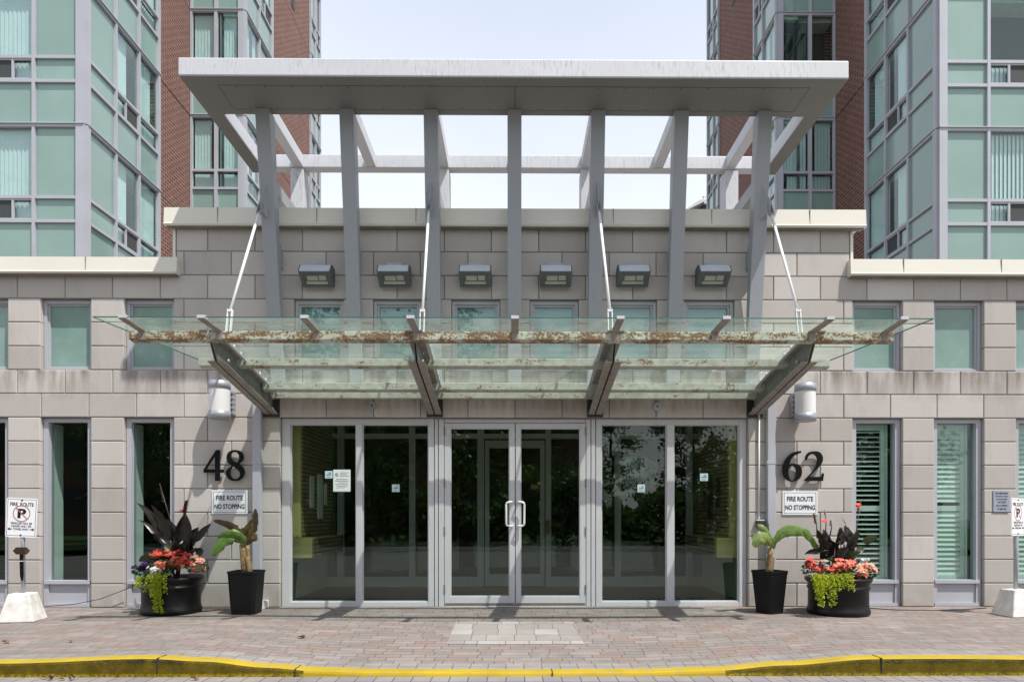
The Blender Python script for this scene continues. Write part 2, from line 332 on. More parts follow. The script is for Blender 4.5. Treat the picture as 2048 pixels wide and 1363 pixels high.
# ------------------------------------------------------------------ mesh builder
def origin(o):
    v = Vector((0, 0, 0))
    while o: v += o.location; o = o.parent
    return v
def link(name, me, parent=None, mats=()):
    o = bpy.data.objects.new(name, me); C.objects.link(o)
    if parent: o.parent = parent
    for m_ in mats: me.materials.append(m_)
    return o
class MB:
    def __init__(s): s.v = []; s.f = []; s.mi = []; s.sm = []; s.cur = 0; s.smooth = False
    def add(s, vs, fs):
        n = len(s.v); s.v += [tuple(p) for p in vs]
        for f in fs: s.f.append(tuple(i+n for i in f)); s.mi.append(s.cur); s.sm.append(s.smooth)
    def box(s, x0, x1, y0, y1, z0, z1):
        x0, x1 = sorted((x0, x1)); y0, y1 = sorted((y0, y1)); z0, z1 = sorted((z0, z1))
        s.add([(x0,y0,z0),(x1,y0,z0),(x1,y1,z0),(x0,y1,z0),(x0,y0,z1),(x1,y0,z1),(x1,y1,z1),(x0,y1,z1)],
              [(0,3,2,1),(4,5,6,7),(0,1,5,4),(1,2,6,5),(2,3,7,6),(3,0,4,7)]); return s
    def bbox(s, x0, x1, y0, y1, z0, z1, c=.008):
        """box with chamfered edges"""
        bm = bmesh.new(); bmesh.ops.create_cube(bm, size=1)
        for v in bm.verts: v.co = Vector(((x0+x1)/2+v.co.x*abs(x1-x0), (y0+y1)/2+v.co.y*abs(y1-y0), (z0+z1)/2+v.co.z*abs(z1-z0)))
        bmesh.ops.bevel(bm, geom=bm.edges[:], offset=c, segments=2, affect='EDGES', profile=.5)
        s.bm(bm); return s
    def bm(s, bm):
        bm.verts.ensure_lookup_table(); bm.verts.index_update()
        s.add([v.co.copy() for v in bm.verts], [[v.index for v in f.verts] for f in bm.faces]); bm.free()
    def block(s, x0, x1, z0, z1, yf=0.0, dep=.13, c=.009, g=.0045):
        x0 += g; x1 -= g; z0 += g; z1 -= g
        r = lambda i, y: [(x0+i, y, z0+i), (x1-i, y, z0+i), (x1-i, y, z1-i), (x0+i, y, z1-i)]
        s.add(r(c, yf)+r(c*.3, yf+c*.3)+r(0, yf+c)+r(0, yf+dep),
              [(0,1,2,3)]+[(4+i, 4+(i+1)%4, (i+1)%4, i) for i in range(4)]+[(8+i, 8+(i+1)%4, 4+(i+1)%4, 4+i) for i in range(4)]+[(12+i, 12+(i+1)%4, 8+(i+1)%4, 8+i) for i in range(4)])
    def hexa(s, p):   # 8 points: bottom ring 0-3, top ring 4-7
        s.add(p, [(0,3,2,1),(4,5,6,7),(0,1,5,4),(1,2,6,5),(2,3,7,6),(3,0,4,7)])
    def prism(s, prof, a, b, axis='x'):
        """profile of (y,z) points swept along x from a to b (axis 'x'); (x,y) along z for 'z'; (x,z) along y for 'y'"""
        k = len(prof); mk = {'x': lambda p, t: (t, p[0], p[1]), 'z': lambda p, t: (p[0], p[1], t), 'y': lambda p, t: (p[0], t, p[1])}[axis]
        s.add([mk(p, a) for p in prof]+[mk(p, b) for p in prof], [tuple(range(k))[::-1], tuple(range(k, 2*k))]+[(i, (i+1)%k, k+(i+1)%k, k+i) for i in range(k)])
    def tube(s, pts, r, n=10, cap=True):
        pts = [Vector(p) for p in pts]; rs = r if isinstance(r, (list, tuple)) else [r]*len(pts)
        rings = []; up = Vector((0, 0, 1))
        for i, p in enumerate(pts):
            d = (pts[min(i+1, len(pts)-1)]-pts[max(i-1, 0)]).normalized()
            a = d.cross(up)
            if a.length < .05: a = d.cross(Vector((0, 1, 0)))
            a.normalize(); b_ = d.cross(a).normalized()
            rings.append([p+(a*math.cos(6.28318*k/n)+b_*math.sin(6.28318*k/n))*rs[i] for k in range(n)])
        vs = [q for rg in rings for q in rg]; fs = []
        for i in range(len(pts)-1):
            for k in range(n): fs.append((i*n+k, i*n+(k+1)%n, (i+1)*n+(k+1)%n, (i+1)*n+k))
        if cap: fs += [tuple(range(n))[::-1], tuple((len(pts)-1)*n+k for k in range(n))]
        sm = s.smooth; s.smooth = True; s.add(vs, fs); s.smooth = sm
    def lathe(s, cx, cy, prof, n=48):
        sm = s.smooth; s.smooth = True
        vs = [(cx+r*math.cos(6.28318*k/n), cy+r*math.sin(6.28318*k/n), z) for r, z in prof for k in range(n)]; fs = []
        for i in range(len(prof)-1):
            for k in range(n): fs.append((i*n+k, i*n+(k+1)%n, (i+1)*n+(k+1)%n, (i+1)*n+k))
        s.add(vs, fs); s.smooth = sm
    def bar(s, a, b, w_, h, up=Vector((0, 0, 1))):
        """rectangular bar from a to b, w_ across, h along up"""
        a = Vector(a); b = Vector(b); d = (b-a).normalized(); sd_ = d.cross(up).normalized(); u = sd_.cross(d).normalized()
        q = [(-1,-1),(1,-1),(1,1),(-1,1)]
        s.hexa([a+sd_*w_/2*i+u*h/2*j for i, j in q]+[b+sd_*w_/2*i+u*h/2*j for i, j in q])
    def build(s, name, mats, parent=None, loc=None, bev=0):
        if not isinstance(mats, (list, tuple)): mats = [mats]
        o0 = Vector(loc) if loc is not None else Vector((0, 0, 0)); base = origin(parent)+o0 if parent else o0
        me = bpy.data.meshes.new(name); me.from_pydata([(v[0]-base.x, v[1]-base.y, v[2]-base.z) for v in s.v], [], s.f)
        for p, a, b_ in zip(me.polygons, s.mi, s.sm): p.material_index = a; p.use_smooth = b_
        bm = bmesh.new(); bm.from_mesh(me)
        if not getattr(s, 'keep', False): bmesh.ops.recalc_face_normals(bm, faces=bm.faces[:])
        bm.to_mesh(me); bm.free()
        o = link(name, me, parent, mats); o.location = o0
        if bev:
            md = o.modifiers.new('bevel', 'BEVEL'); md.width = bev; md.segments = 2; md.limit_method = 'ANGLE'; md.angle_limit = R(40)
        return o
def tag(o, label=None, cat=None, group=None, kind=None):
    for k, v in (('label', label), ('category', cat), ('group', group), ('kind', kind)):
        if v: o[k] = v
    return o
def thing(name, label, cat, loc=(0, 0, 0), group=None, rz=0):
    o = bpy.data.objects.new(name, None); o.empty_display_size = .1; C.objects.link(o); o.location = loc; o.rotation_euler = (0, 0, rz)
    return tag(o, label, cat, group)
def box(name, mat, parent, *a, bev=0, **k): return MB().box(*a).build(name, mat, parent, bev=bev)

# text and flat shapes standing in the xz plane, facing -y
def upright(me, loc, sx=1, sz=1):
    for v in me.vertices: v.co = Vector((loc[0]+v.co.x*sx, loc[1]-v.co.z, loc[2]+v.co.y*sz))
    # orientation flips nothing: x->x, y->z, z->-y is a proper rotation
def text_mesh(lines, name, mat, parent, y, sc=1.0):
    """lines: (string, x, z, height, width) centred; one mesh"""
    bm = bmesh.new()
    for (body, x, z, h, wd) in lines:
        cu = bpy.data.curves.new('t', 'FONT'); cu.body = body; cu.align_x = 'CENTER'; cu.align_y = 'CENTER'; cu.size = 1; cu.extrude = .0; cu.offset = .03; cu.resolution_u = 3
        ob = bpy.data.objects.new('t', cu); me = bpy.data.meshes.new_from_object(ob)
        if len(me.vertices):
            xs = [v.co.x for v in me.vertices]; ys = [v.co.y for v in me.vertices]
            cx, cy = (max(xs)+min(xs))/2, (max(ys)+min(ys))/2; kx = wd/(max(xs)-min(xs)); ky = h/(max(ys)-min(ys))
            for v in me.vertices: v.co = Vector((x+(v.co.x-cx)*kx, y, z+(v.co.y-cy)*ky))
            bm.from_mesh(me)
        bpy.data.objects.remove(ob); bpy.data.meshes.remove(me)
    me = bpy.data.meshes.new(name); bm.to_mesh(me); bm.free()
    o = link(name, me, parent, [mat]); return o
def smooth_loop(pts, seg=6):
    """closed Catmull-Rom; points given as (x,y,1) are sharp corners"""
    n = len(pts); out = []
    for i in range(n):
        p1 = pts[i]; p2 = pts[(i+1) % n]; p0 = pts[i-1] if len(p1) == 2 else p1; p3 = pts[(i+2) % n] if len(p2) == 2 else p2
        for k in range(seg):
            t_ = k/seg; a = [0, 0]
            for c in (0, 1):
                a[c] = .5*(2*p1[c]+(-p0[c]+p2[c])*t_+(2*p0[c]-5*p1[c]+4*p2[c]-p3[c])*t_*t_+(-p0[c]+3*p1[c]-3*p2[c]+p3[c])*t_**3)
            out.append(tuple(a))
    return out
def outline(name, loops, mat, parent, y0, depth, bevel=.003):
    """filled shape with holes in the xz plane at y0, thickness depth towards the viewer"""
    cu = bpy.data.curves.new('o', 'CURVE'); cu.dimensions = '2D'; cu.fill_mode = 'BOTH'; cu.extrude = depth/2-bevel; cu.bevel_depth = bevel; cu.offset = -bevel
    for lp in loops:
        sp = cu.splines.new('POLY'); sp.points.add(len(lp)-1); sp.use_cyclic_u = True
        for i, p in enumerate(lp): sp.points[i].co = (p[0], p[1], 0, 1)
    ob = bpy.data.objects.new('o', cu); me = bpy.data.meshes.new_from_object(ob); bpy.data.objects.remove(ob)
    for v in me.vertices: v.co = Vector((v.co.x, y0-depth/2-v.co.z, v.co.y))
    me.name = name; return link(name, me, parent, [mat])

# ================================================================== GROUND
KX = [(-60, -.045), (-4.6, -.045), (-4.1, -.035), (-2.95, -.0), (-2.5, -.022), (-2.0, -.072), (-1.6, -.102), (-1.1, -.118), (0, -.124), (1.0, -.122), (1.6, -.105), (2.2, -.06), (2.9, -.012), (3.4, -.01), (5.2, -.03), (60, -.03)]
ROADZ = -.15; YK0, YK1 = -2.885, -3.03
def kz(x):
    for (a, za), (b, zb) in zip(KX, KX[1:]):
        if a <= x <= b:
            t_ = (x-a)/(b-a); t_ = t_*t_*(3-2*t_); return za+(zb-za)*t_
    return -.03
def gz(x, y):
    t_ = min(1, max(0, (-.15-y)/(-.15-YK0)))
    return kz(x)*t_
def sheet(name, x0, x1, y0, y1, mat, zf, nx=120, ny=14, kind='structure'):
    b = MB(); b.smooth = True
    xs = [x0+(x1-x0)*i/nx for i in range(nx+1)]; ys = [y0+(y1-y0)*j/ny for j in range(ny+1)]
    b.add([(x, y, zf(x, y)) for y in ys for x in xs], [(j*(nx+1)+i, j*(nx+1)+i+1, (j+1)*(nx+1)+i+1, (j+1)*(nx+1)+i) for j in range(ny) for i in range(nx)])
    o = b.build(name, mat); o['kind'] = kind; return o
EDGEY = YK0+.165
sheet('sidewalk', -14, 14, EDGEY, .3, M['paver'], gz, 280, 16)
sheet('sidewalk_edge', -14, 14, YK0, EDGEY, M['paver_edge'], gz, 280, 2)
sheet('pale_paver_patch', ax(893, -2.02), ax(1168, -2.02), -2.02, -.95, M['paver_pale'], lambda x, y: gz(x, y)+.004, 10, 6)
kb = MB(); nx = 280; xs = [-14+28*i/nx for i in range(nx+1)]
r1 = [(x, YK0, kz(x)) for x in xs]; r2 = [(x, YK1+.03, kz(x)+.003) for x in xs]; r3 = [(x, YK1+.008, kz(x)-.006) for x in xs]; r4 = [(x, YK1, kz(x)-.022) for x in xs]; r5 = [(x, YK1-.006, ROADZ-.02) for x in xs]
vs = r1+r2+r3+r4+r5; q = nx+1
for b_, mi in ((0, 0), (1, 0), (2, 1), (3, 1)):
    for i in range(nx):
        kb.cur = mi if kz((xs[i]+xs[i+1])/2) > -.098 else 0
        kb.add([vs[b_*q+i], vs[b_*q+i+1], vs[(b_+1)*q+i+1], vs[(b_+1)*q+i]], [(0, 1, 2, 3)])
o = kb.build('kerb', [M['yellow'], M['yellow_worn']]); o['kind'] = 'structure'
kj = MB()
for px in (315, 590, 1105, 1763):
    x = ax(px, YK1); kj.box(x-.004, x+.004, YK1-.009, YK0, kz(x)-.12, kz(x)+.0045)
o = kj.build('kerb_joint', M['darkgap']); o['kind'] = 'structure'
sheet('road', -14, 14, -16, YK1, M['paver_road'], lambda x, y: ROADZ, 4, 4)
sheet('ground', -220, 220, -220, 260, M['asphalt'], lambda x, y: -.30, 4, 4)
sheet('verge', -60, 60, -60, -16, M['grass'], lambda x, y: -.1, 30, 20)

# ================================================================== ENTRANCE BUILDING (podium)
H = .2955
bld = thing('entrance_building', 'single storey grey stone entrance podium with cream coping, glazed double doors and square windows', 'building', (0, 0, 0))
def opn(a, b): return (ax(a), ax(b))
loL = [opn(248, 347), opn(81, 181), opn(-85, 15)]; loR = [opn(1706, 1805), opn(1869, 1968), opn(2033, 2131)]
for k in (1, 2): loL.append((loL[-1][0]-1.045, loL[-1][1]-1.045)); loR.append((loR[-1][0]+1.045, loR[-1][1]+1.045))
wing = loL+loR
SF = (ax(560), ax(1497))
cen = [opn(588, 687), opn(746, 842), opn(903, 1000), opn(1060, 1157), opn(1217, 1314), opn(1369, 1469)]
XL, XR = -9.6, 9.6; CL, CR = ax(352), ax(1700)
def holes(n):
    if n < 8: return wing+[SF]
    if n < 10: return []
    if n < 13: return wing+cen
    return []
sw = MB(); bk = MB()
for n in range(16):
    a, b = (CL, CR) if n >= 14 else (XL, XR)
    segs = []; x = a
    for h0, h1 in sorted(holes(n)):
        if h0 > x: segs.append((x, h0))
        x = h1
    if x < b: segs.append((x, b))
    off = 0 if n % 2 == 0 else .2945
    for s0, s1 in segs:
        js = [j*.589+off for j in range(-20, 21) if s0+.09 < j*.589+off < s1-.09]
        if s1-s0 < .5: js = []
        cur = s0
        for j in js+[s1]: sw.block(cur, j, n*H, (n+1)*H, random.uniform(-.0008, .0008)); cur = j
        bk.box(s0+.006, s1-.006, .0105, .22, n*H, (n+1)*H)
sw.build('stone_wall', M['stone'], bld); bk.build('mortar_backing', M['mortar'], bld)

# copings
def coping(name, x0, x1, z0, z1, mitreL=False, mitreR=False):
    b = MB(); p = .10
    prof = [(-p, z0), (-p-.012, z0+.018), (-p, z0+.03), (-p+.012, z1), (.25, z1), (.25, z0+.05), (-.005, z0+.05), (-.005, z0)]
    b.prism(prof, x0, x1); o = b.build(name, M['coping'], bld)
    x = x0+.66
    while x < x1-.3: box('joint', M['mortar'], o, x-.0025, x+.0025, -p-.001, -p+.02, z0+.035, z1+.001); x += 1.22
    s_ = MB(); s_.box(x0+.02, x1-.02, -p*.75, -.003, z0-.014, z0-.001); s_.build('drip_strip', M['mortar'], o)
cz = at(1030, 458)[1]
coping('coping', ax(327, -.1), ax(1733, -.1), at(1030, 452, -.1)[1], at(1030, 416, -.1)[1])
wz0, wz1 = at(1030, 548, -.1)[1]-.0, at(1030, 515, -.1)[1]
coping('coping', XL, ax(353, -.1), wz0, wz1); coping('coping', ax(1702, -.1), XR, wz0, wz1)
# return ends of the raised centre, cream corner strips, roofs
b = MB(); b.box(CL-.035, CL-.002, -.012, .3, wz1-.05, at(1030, 458)[1]); b.box(CR+.002, CR+.035, -.012, .3, wz1-.05, at(1030, 458)[1]); b.build('corner_trim', M['coping'], bld)
b = MB(); b.box(XL, CL-.04, .255, 4.9, wz0, wz0+.12); b.box(CR+.04, XR, .255, 4.9, wz0, wz0+.12); b.box(CL, CR, .255, 12, 4.72, 4.80)
b.box(CL, CL+.1, .255, 12, wz0+.125, 4.715); b.box(CR-.1, CR, .255, 12, wz0+.125, 4.715); b.build('roof', M['mortar'], bld)

# ---- windows
def frame_rect(b, x0, x1, z0, z1, y0, y1, w_, top=None, bot=None):
    top = w_ if top is None else top; bot = w_ if bot is None else bot
    b.box(x0, x0+w_, y0, y1, z0, z1); b.box(x1-w_, x1, y0, y1, z0, z1)
    b.box(x0+w_, x1-w_, y0+.002, y1, z1-top, z1); b.box(x0+w_, x1-w_, y0+.002, y1, z0, z0+bot)
for i, (x0, x1) in enumerate(sorted(wing)):
    f = MB(); frame_rect(f, x0+.004, x1-.004, 10*H+.004, 13*H-.004, .06, .15, .035, .045, .03); frame_rect(f, x0+.04, x1-.04, 10*H+.035, 13*H-.05, .085, .13, .02)
    fo = f.build('window', M['frame'], bld, loc=((x0+x1)/2, .1, 10*H))
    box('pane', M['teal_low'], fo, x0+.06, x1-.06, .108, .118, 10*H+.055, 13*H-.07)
for i, (x0, x1) in enumerate(sorted(cen)):
    f = MB(); frame_rect(f, x0+.004, x1-.004, 10*H+.004, 13*H-.004, .05, .15, .035, .045, .03); frame_rect(f, x0+.04, x1-.04, 10*H+.035, 13*H-.05, .075, .13, .025)
    fo = f.build('window', M['frame'], bld, loc=((x0+x1)/2, .1, 10*H))
    box('pane', M['cgl'], fo, x0+.065, x1-.065, .098, .106, 10*H+.06, 13*H-.075)
    bl = MB(); z = 10*H+.05
    while z < 13*H-.08: bl.hexa([(x0+.05, .140, z), (x1-.05, .140, z), (x1-.05, .142, z), (x0+.05, .142, z), (x0+.05, .146, z+.0285), (x1-.05, .146, z+.0285), (x1-.05, .148, z+.0285), (x0+.05, .148, z+.0285)]); z += .0275
    bl.build('blind', M['blue_blind'], fo)
# lower windows with sill ledge and kick panel
ZG0 = .335; LT = 8*H
for i, (x0, x1) in enumerate(sorted(wing)):
    right = x0 > 0
    f = MB(); f.box(x0+.004, x0+.065, .05, .16, 0, LT-.004); f.box(x1-.065, x1-.004, .05, .16, 0, LT-.004)
    f.box(x0+.065, x1-.065, .052, .16, LT-.055, LT-.004)
    f.box(x0+.03, x1-.03, .030, .16, ZG0-.045, ZG0-.002); f.box(x0+.066, x1-.066, .07, .15, .045, ZG0-.046); f.box(x0+.03, x1-.03, .04, .16, .004, .044)
    fo = f.build('window', M['frame'], bld, loc=((x0+x1)/2, .1, 0))
    box('pane', M['wgl'], fo, x0+.066, x1-.066, .106, .114, ZG0, LT-.058)
    if right:
        # louvred shutter with a stile and a dark jamb
        s_ = MB(); a, b_ = x0+.01, x1-.125; s_.box(a, a+.03, .19, .22, ZG0-.02, LT-.06); s_.box(b_-.05, b_, .19, .22, ZG0-.02, LT-.06)
        s_.box(b_+.006, b_+.036, .185, .225, ZG0-.02, LT-.06)
        s_.box(a+.03, b_-.05, .19, .22, LT-.13, LT-.06); s_.box(a+.03, b_-.05, .19, .22, ZG0-.02, ZG0+.05); s_.box(a+.03, b_-.05, .19, .22, 1.20, 1.27)
        z = ZG0+.075; tilt = .3 if x0 < 4.9 else 1.15
        while z < LT-.14:
            if not 1.17 < z < 1.30:
                dy, dz = .03*math.cos(tilt), .03*math.sin(tilt)
                s_.hexa([(a+.03, .205-dy, z-dz), (b_-.05, .205-dy, z-dz), (b_-.05, .205+dy, z+dz), (a+.03, .205+dy, z+dz), (a+.03, .205-dy, z-dz+.008), (b_-.05, .205-dy, z-dz+.008), (b_-.05, .205+dy, z+dz+.008), (a+.03, .205+dy, z+dz+.008)])
            z += .062
        s_.build('shutter', M['shutter'], fo)
    else:
        box('inner_jamb', M['shutter'], fo, x0+.02, x0+.045, .17, .36, ZG0-.02, LT-.06)
# interior rooms so that glass shows dark depth
b = MB(); b.box(XL, SF[0]-.25, 3.6, 3.65, -.02, wz0-.01); b.box(SF[1]+.25, XR, 3.6, 3.65, -.02, wz0-.01); b.box(XL, SF[0]-.25, .23, 3.6, -.04, -.01); b.box(SF[1]+.25, XR, .23, 3.6, -.04, -.01)
b.box(SF[0]-.25, SF[1]+.25, .23, 3.6, 2.72, 2.77); b.box(SF[0]-.25, SF[1]+.25, 1.4, 1.45, 2.78, 4.1)
b.box(XL, XL+.05, .23, 3.6, 0, 4.1); b.box(XR-.05, XR, .23, 3.6, 0, 4.1); b.build('interior_wall', M['dark'], bld)
b = MB(); VB = 2.5
b.box(SF[0]-.16, SF[0]-.10, .23, 3.0, 0, 2.7); b.box(SF[1]+.10, SF[1]+.16, .23, 3.0, 0, 2.7)
b.box(SF[0]-.1, SF[1]+.1, .23, 3.0, 2.62, 2.70); b.build('vestibule_wall', M['lobbywall'], bld)
b = MB(); b.box(SF[0]-.2, SF[1]+.2, .02, 6.5, -.03, -.002); b.build('vestibule_floor', M['lobbyfloor'], bld)
b = MB(); b.box(SF[0]-.2, SF[1]+.2, 6.5, 6.55, 0, 2.7); b.box(SF[0]-.22, SF[0]-.17, 3.0, 6.5, 0, 2.7); b.box(SF[1]+.17, SF[1]+.22, 3.0, 6.5, 0, 2.7); b.box(SF[0]-.2, SF[1]+.2, 3.0, 6.5, 2.66, 2.71); b.build('lobby_wall', M['dark'], bld)
# feature partitions: plaster end, thin brick flank, projecting ledge
for s in (-1, 1):
    X = lambda v: s*v
    e_ = thing('x', None, None); bpy.data.objects.remove(e_)
    xw = abs(SF[0])+.09 if s < 0 else SF[1]+.09
    xi = abs(ax(601, .30)) if s < 0 else ax(1459, .30)
    xl = abs(ax(624, .28)) if s < 0 else ax(1434, .28)
    b = MB(); b.box(X(xi), X(xw), .30, 1.75, .86, 2.61); b.box(X(xl), X(xw), .28, 1.80, .60, .855)
    po = b.build('plaster_partition', M['olive'], bld)
    b = MB(); b.box(X(xi-.02), X(xi-.002), .33, 1.74, .875, 2.60); b.box(X(xl-.02), X(xl-.002), .33, 1.79, .605, .85); b.build('brick_facing', M['romanbrick'], po)
    b = MB()
    for y_, z_, hh, ww in ((.62, 1.25, .42, .16), (.98, 1.10, .62, .22), (1.30, 1.3, .3, .12)): b.box(X(xi-.035), X(xi-.021), y_, y_+ww, z_, z_+hh)
    b.build('notice_board', M['paper'] if s < 0 else M['darkgap'], po)
# inner screen and inner door
yS = VB
def inx(px): return ax(px, yS)
f = MB(); y0, y1 = yS-.05, yS+.05
for a, b_ in ((676, 688), (819, 831), (955, 968), (1091, 1102), (1229, 1241), (1372, 1384)): f.box(inx(a), inx(b_), y0, y1, 0, 2.61)
f.box(inx(600), inx(1460), y0+.004, y1-.004, 2.38, 2.46); f.box(inx(600), inx(955), y0+.004, y1-.004, 0, .16); f.box(inx(1102), inx(1460), y0+.004, y1-.004, 0, .16)
io = f.build('inner_screen', M['alu'], bld)
f = MB(); x0, x1 = inx(970), inx(1089); f.box(x0, x0+.07, y0, y1-.03, .01, 2.35); f.box(x1-.07, x1, y0, y1-.03, .01, 2.35); f.box(x0+.07, x1-.07, y0+.003, y1-.03, 2.23, 2.35); f.box(x0+.07, x1-.07, y0+.003, y1-.03, .01, .20)
do = f.build('inner_door', M['alu'], bld); h = MB(); h.tube([(x1-.035, y0, 1.38), (x1-.06, y0-.06, 1.38), (x1-.085, y0-.06, 1.36), (x1-.085, y0-.06, 1.06), (x1-.06, y0-.06, 1.04), (x1-.035, y0, 1.04)], .012); h.build('handle', M['rod'], do)
box('lock_box', M['hinge'], do, x1-.005, x1+.09, y0-.03, y0-.002, .86, 1.06)
box('door_glass', M['store'], do, x0+.07, x1-.07, yS, yS+.006, .20, 2.23)
b = MB(); b.box(inx(600), inx(955), yS, yS+.006, .16, 2.38); b.box(inx(1102), inx(1460), yS, yS+.006, .16, 2.38); b.build('screen_glass', M['store'], io)
box('push_plate', M['brass'], do, x1-.22, x1-.10, yS-.012, yS-.002, 1.58, 1.64)
# outer storefront
ys0, ys1 = .06, .17; T = 8*H
def sx(px): return ax(px, .06)
zt = at(1030, 848, .06)[1]; zb = at(1030, 1203, .06)[1]
for (a, m0, m1, b_) in ((580, 712, 724, 857), (1203, 1334, 1348, 1479)):
    f = MB(); jl = SF[0]+.004 if a < 1000 else sx(1192); jr = sx(868) if a < 1000 else SF[1]-.004
    f.box(jl, sx(a), ys0, ys1, 0, T-.004); f.box(sx(m0), sx(m1), ys0, ys1, zb, zt); f.box(sx(b_), jr, ys0, ys1, 0, T-.004)
    f.box(sx(a), sx(b_), ys0+.003, ys1, zt, T-.005); f.box(sx(a), sx(b_), ys0+.003, ys1, 0.0, zb)
    for p_ in (a, m1):   # glazing beads
        q_ = m0 if p_ == a else b_
        frame_rect(f, sx(p_), sx(q_), zb, zt, ys0+.02, ys0+.06, .012)
    so = f.build('sidelight', M['alu'], bld, loc=(sx(m0), .1, 0), bev=.003)
    box('pane', M['store'], so, sx(a)+.01, sx(m0)-.01, .115, .122, zb+.01, zt-.01); box('pane', M['store'], so, sx(m1)+.01, sx(b_)-.01, .115, .122, zb+.01, zt-.01)
f = MB()
for a, b_ in ((869.5, 876), (877.5, 888), (1172.5, 1181), (1182.5, 1190.5)): f.box(sx(a), sx(b_), ys0-.008, ys1-.01, 0, T-.006)
dz = at(1030, 845, .06)[1]
f.box(sx(888.4), sx(1172), ys0+.004, ys1, dz, T-.006); f.box(sx(888.4), sx(1172), ys0-.012, ys1, 0, .012)
f.build('door_frame', M['alu'], bld, bev=.003)
for k, (a, g0, g1, b_) in enumerate(((889, 901, 1019, 1029.7), (1031.3, 1041, 1160, 1171.5))):
    f = MB(); gt = at(1030, 856, .06)[1]; gb = at(1030, 1192, .06)[1]; yd = ys0-.002
    f.box(sx(a), sx(g0), yd, yd+.05, .022, dz-.006); f.box(sx(g1), sx(b_), yd, yd+.05, .022, dz-.006); f.box(sx(g0), sx(g1), yd+.0025, yd+.05, gt, dz-.006); f.box(sx(g0), sx(g1), yd+.0025, yd+.05, .022, gb)
    frame_rect(f, sx(g0), sx(g1), gb, gt, yd+.008, yd+.04, .01)
    dd = f.build('door', M['alu'], bld, loc=(sx(a), yd, 0), bev=.003)
    box('door_glass', M['store'], dd, sx(g0)+.008, sx(g1)-.008, yd+.02, yd+.026, gb+.008, gt-.008)
    hx = sx(1024.5) if k == 0 else sx(1036.5); o_ = -.075 if k == 0 else .075
    zt_, zb_ = at(1030, 1003, 0)[1], at(1030, 1051, 0)[1]; h = MB()
    h.tube([(hx, yd, zt_), (hx, yd-.07, zt_), (hx+o_*.55, yd-.075, zt_), (hx+o_*.92, yd-.075, zt_-.012), (hx+o_, yd-.075, zt_-.03), (hx+o_, yd-.075, zb_+.03), (hx+o_*.92, yd-.075, zb_+.012), (hx+o_*.55, yd-.075, zb_), (hx, yd-.07, zb_), (hx, yd, zb_)], .013, 12)
    h.build('handle', M['rod'], dd)
    for zz in (.22, .95, 1.55, 2.2):
        xx = sx(a) if k == 0 else sx(b_); box('hinge', M['hinge'], dd, xx-.008, xx+.008, yd-.012, yd, zz-.055, zz+.055)
    box('threshold_sweep', M['hinge'], dd, sx(a)+.01, sx(b_)-.01, yd-.006, yd, .028, .045)

# ================================================================== STEEL PERGOLA
perg = thing('steel_pergola', 'pale grey steel pergola of seven leaning posts, rafters and a deep fascia over the entrance', 'pergola', (0, -.1, 2.7))
yf, yr = -1.075, -.356; zb0 = 5.925; zt0 = 6.125; XF = (ax(356, yf), ax(1698, yf)); yrear0, yrear1 = .878, 1.034; SB = .19
b = MB(); b.bbox(XF[0], XF[1], yf, yf+.03, zb0+.004, zt0, .012); b.bbox(XF[0], XF[0]+SB, yf+.031, yrear1, zb0+.003, zt0-.004, .01); b.bbox(XF[1]-SB, XF[1], yf+.031, yrear1, zb0+.003, zt0-.004, .01)
fo = b.build('fascia', M['fascia'], perg)
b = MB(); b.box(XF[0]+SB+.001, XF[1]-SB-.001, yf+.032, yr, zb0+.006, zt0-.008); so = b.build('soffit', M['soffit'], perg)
# the underside of the whole front and sides is one skin; panel seams and screws
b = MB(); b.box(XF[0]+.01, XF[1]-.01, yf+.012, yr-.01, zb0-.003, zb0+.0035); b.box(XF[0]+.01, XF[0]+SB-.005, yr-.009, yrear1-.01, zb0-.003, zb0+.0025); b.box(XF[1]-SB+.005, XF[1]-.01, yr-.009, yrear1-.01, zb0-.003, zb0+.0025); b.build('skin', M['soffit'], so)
sm = MB(); px0, px1 = XF[0]+.36, XF[1]-.36; sy0, sy1 = -.92, -.47
for a in ((px0, px1, sy0, sy0+.006), (px0, px1, sy1, sy1+.003), (px0, px0+.004, sy0, sy1), (px1-.004, px1, sy0, sy1), (-.003, .003, sy0, sy1)): sm.box(a[0], a[1], a[2], a[3], zb0-.0045, zb0-.0032)
for j in range(-10, 11):
    for yy in (sy0+.03, sy1-.03): sm.box(j*.31-.006, j*.31+.006, yy-.006, yy+.006, zb0-.006, zb0-.0032)
sm.build('seam', M['darkgap'], so)
box('rear_beam', M['fascia'], perg, XF[0]+SB+.002, XF[1]-SB-.002, yrear0, yrear1, zb0+.002, zt0-.022, bev=.008)
for k in range(-3, 4):
    if k == 0: continue
    bx = MB(); s_ = 1 if k > 0 else -1
    bx.box(k*1.0-.065-.02*s_, k*1.0+.065-.02*s_, yr+.002, yrear0-.002, zb0+.012, zt0-.03); bx.build('rafter', M['fascia'], perg, bev=.004)
bx = MB(); bx.box(-.065, .065, yr+.002, yrear0-.002, zb0+.012, zt0-.03); bx.build('rafter', M['fascia'], perg, bev=.004)
colx = [ax(p, -.497) for p in (523.5, 692, 861, 1029, 1197, 1364.5, 1532)]
colb = [ax(p, -.2) for p in (547.5, 707.5, 868, 1029, 1190, 1350.5, 1511)]
def colat(i, z):
    t_ = (z-3.55)/(5.92-3.55); return colb[i]+(colx[i]-colb[i])*t_, -.2-.297*t_, -.10-.20*t_
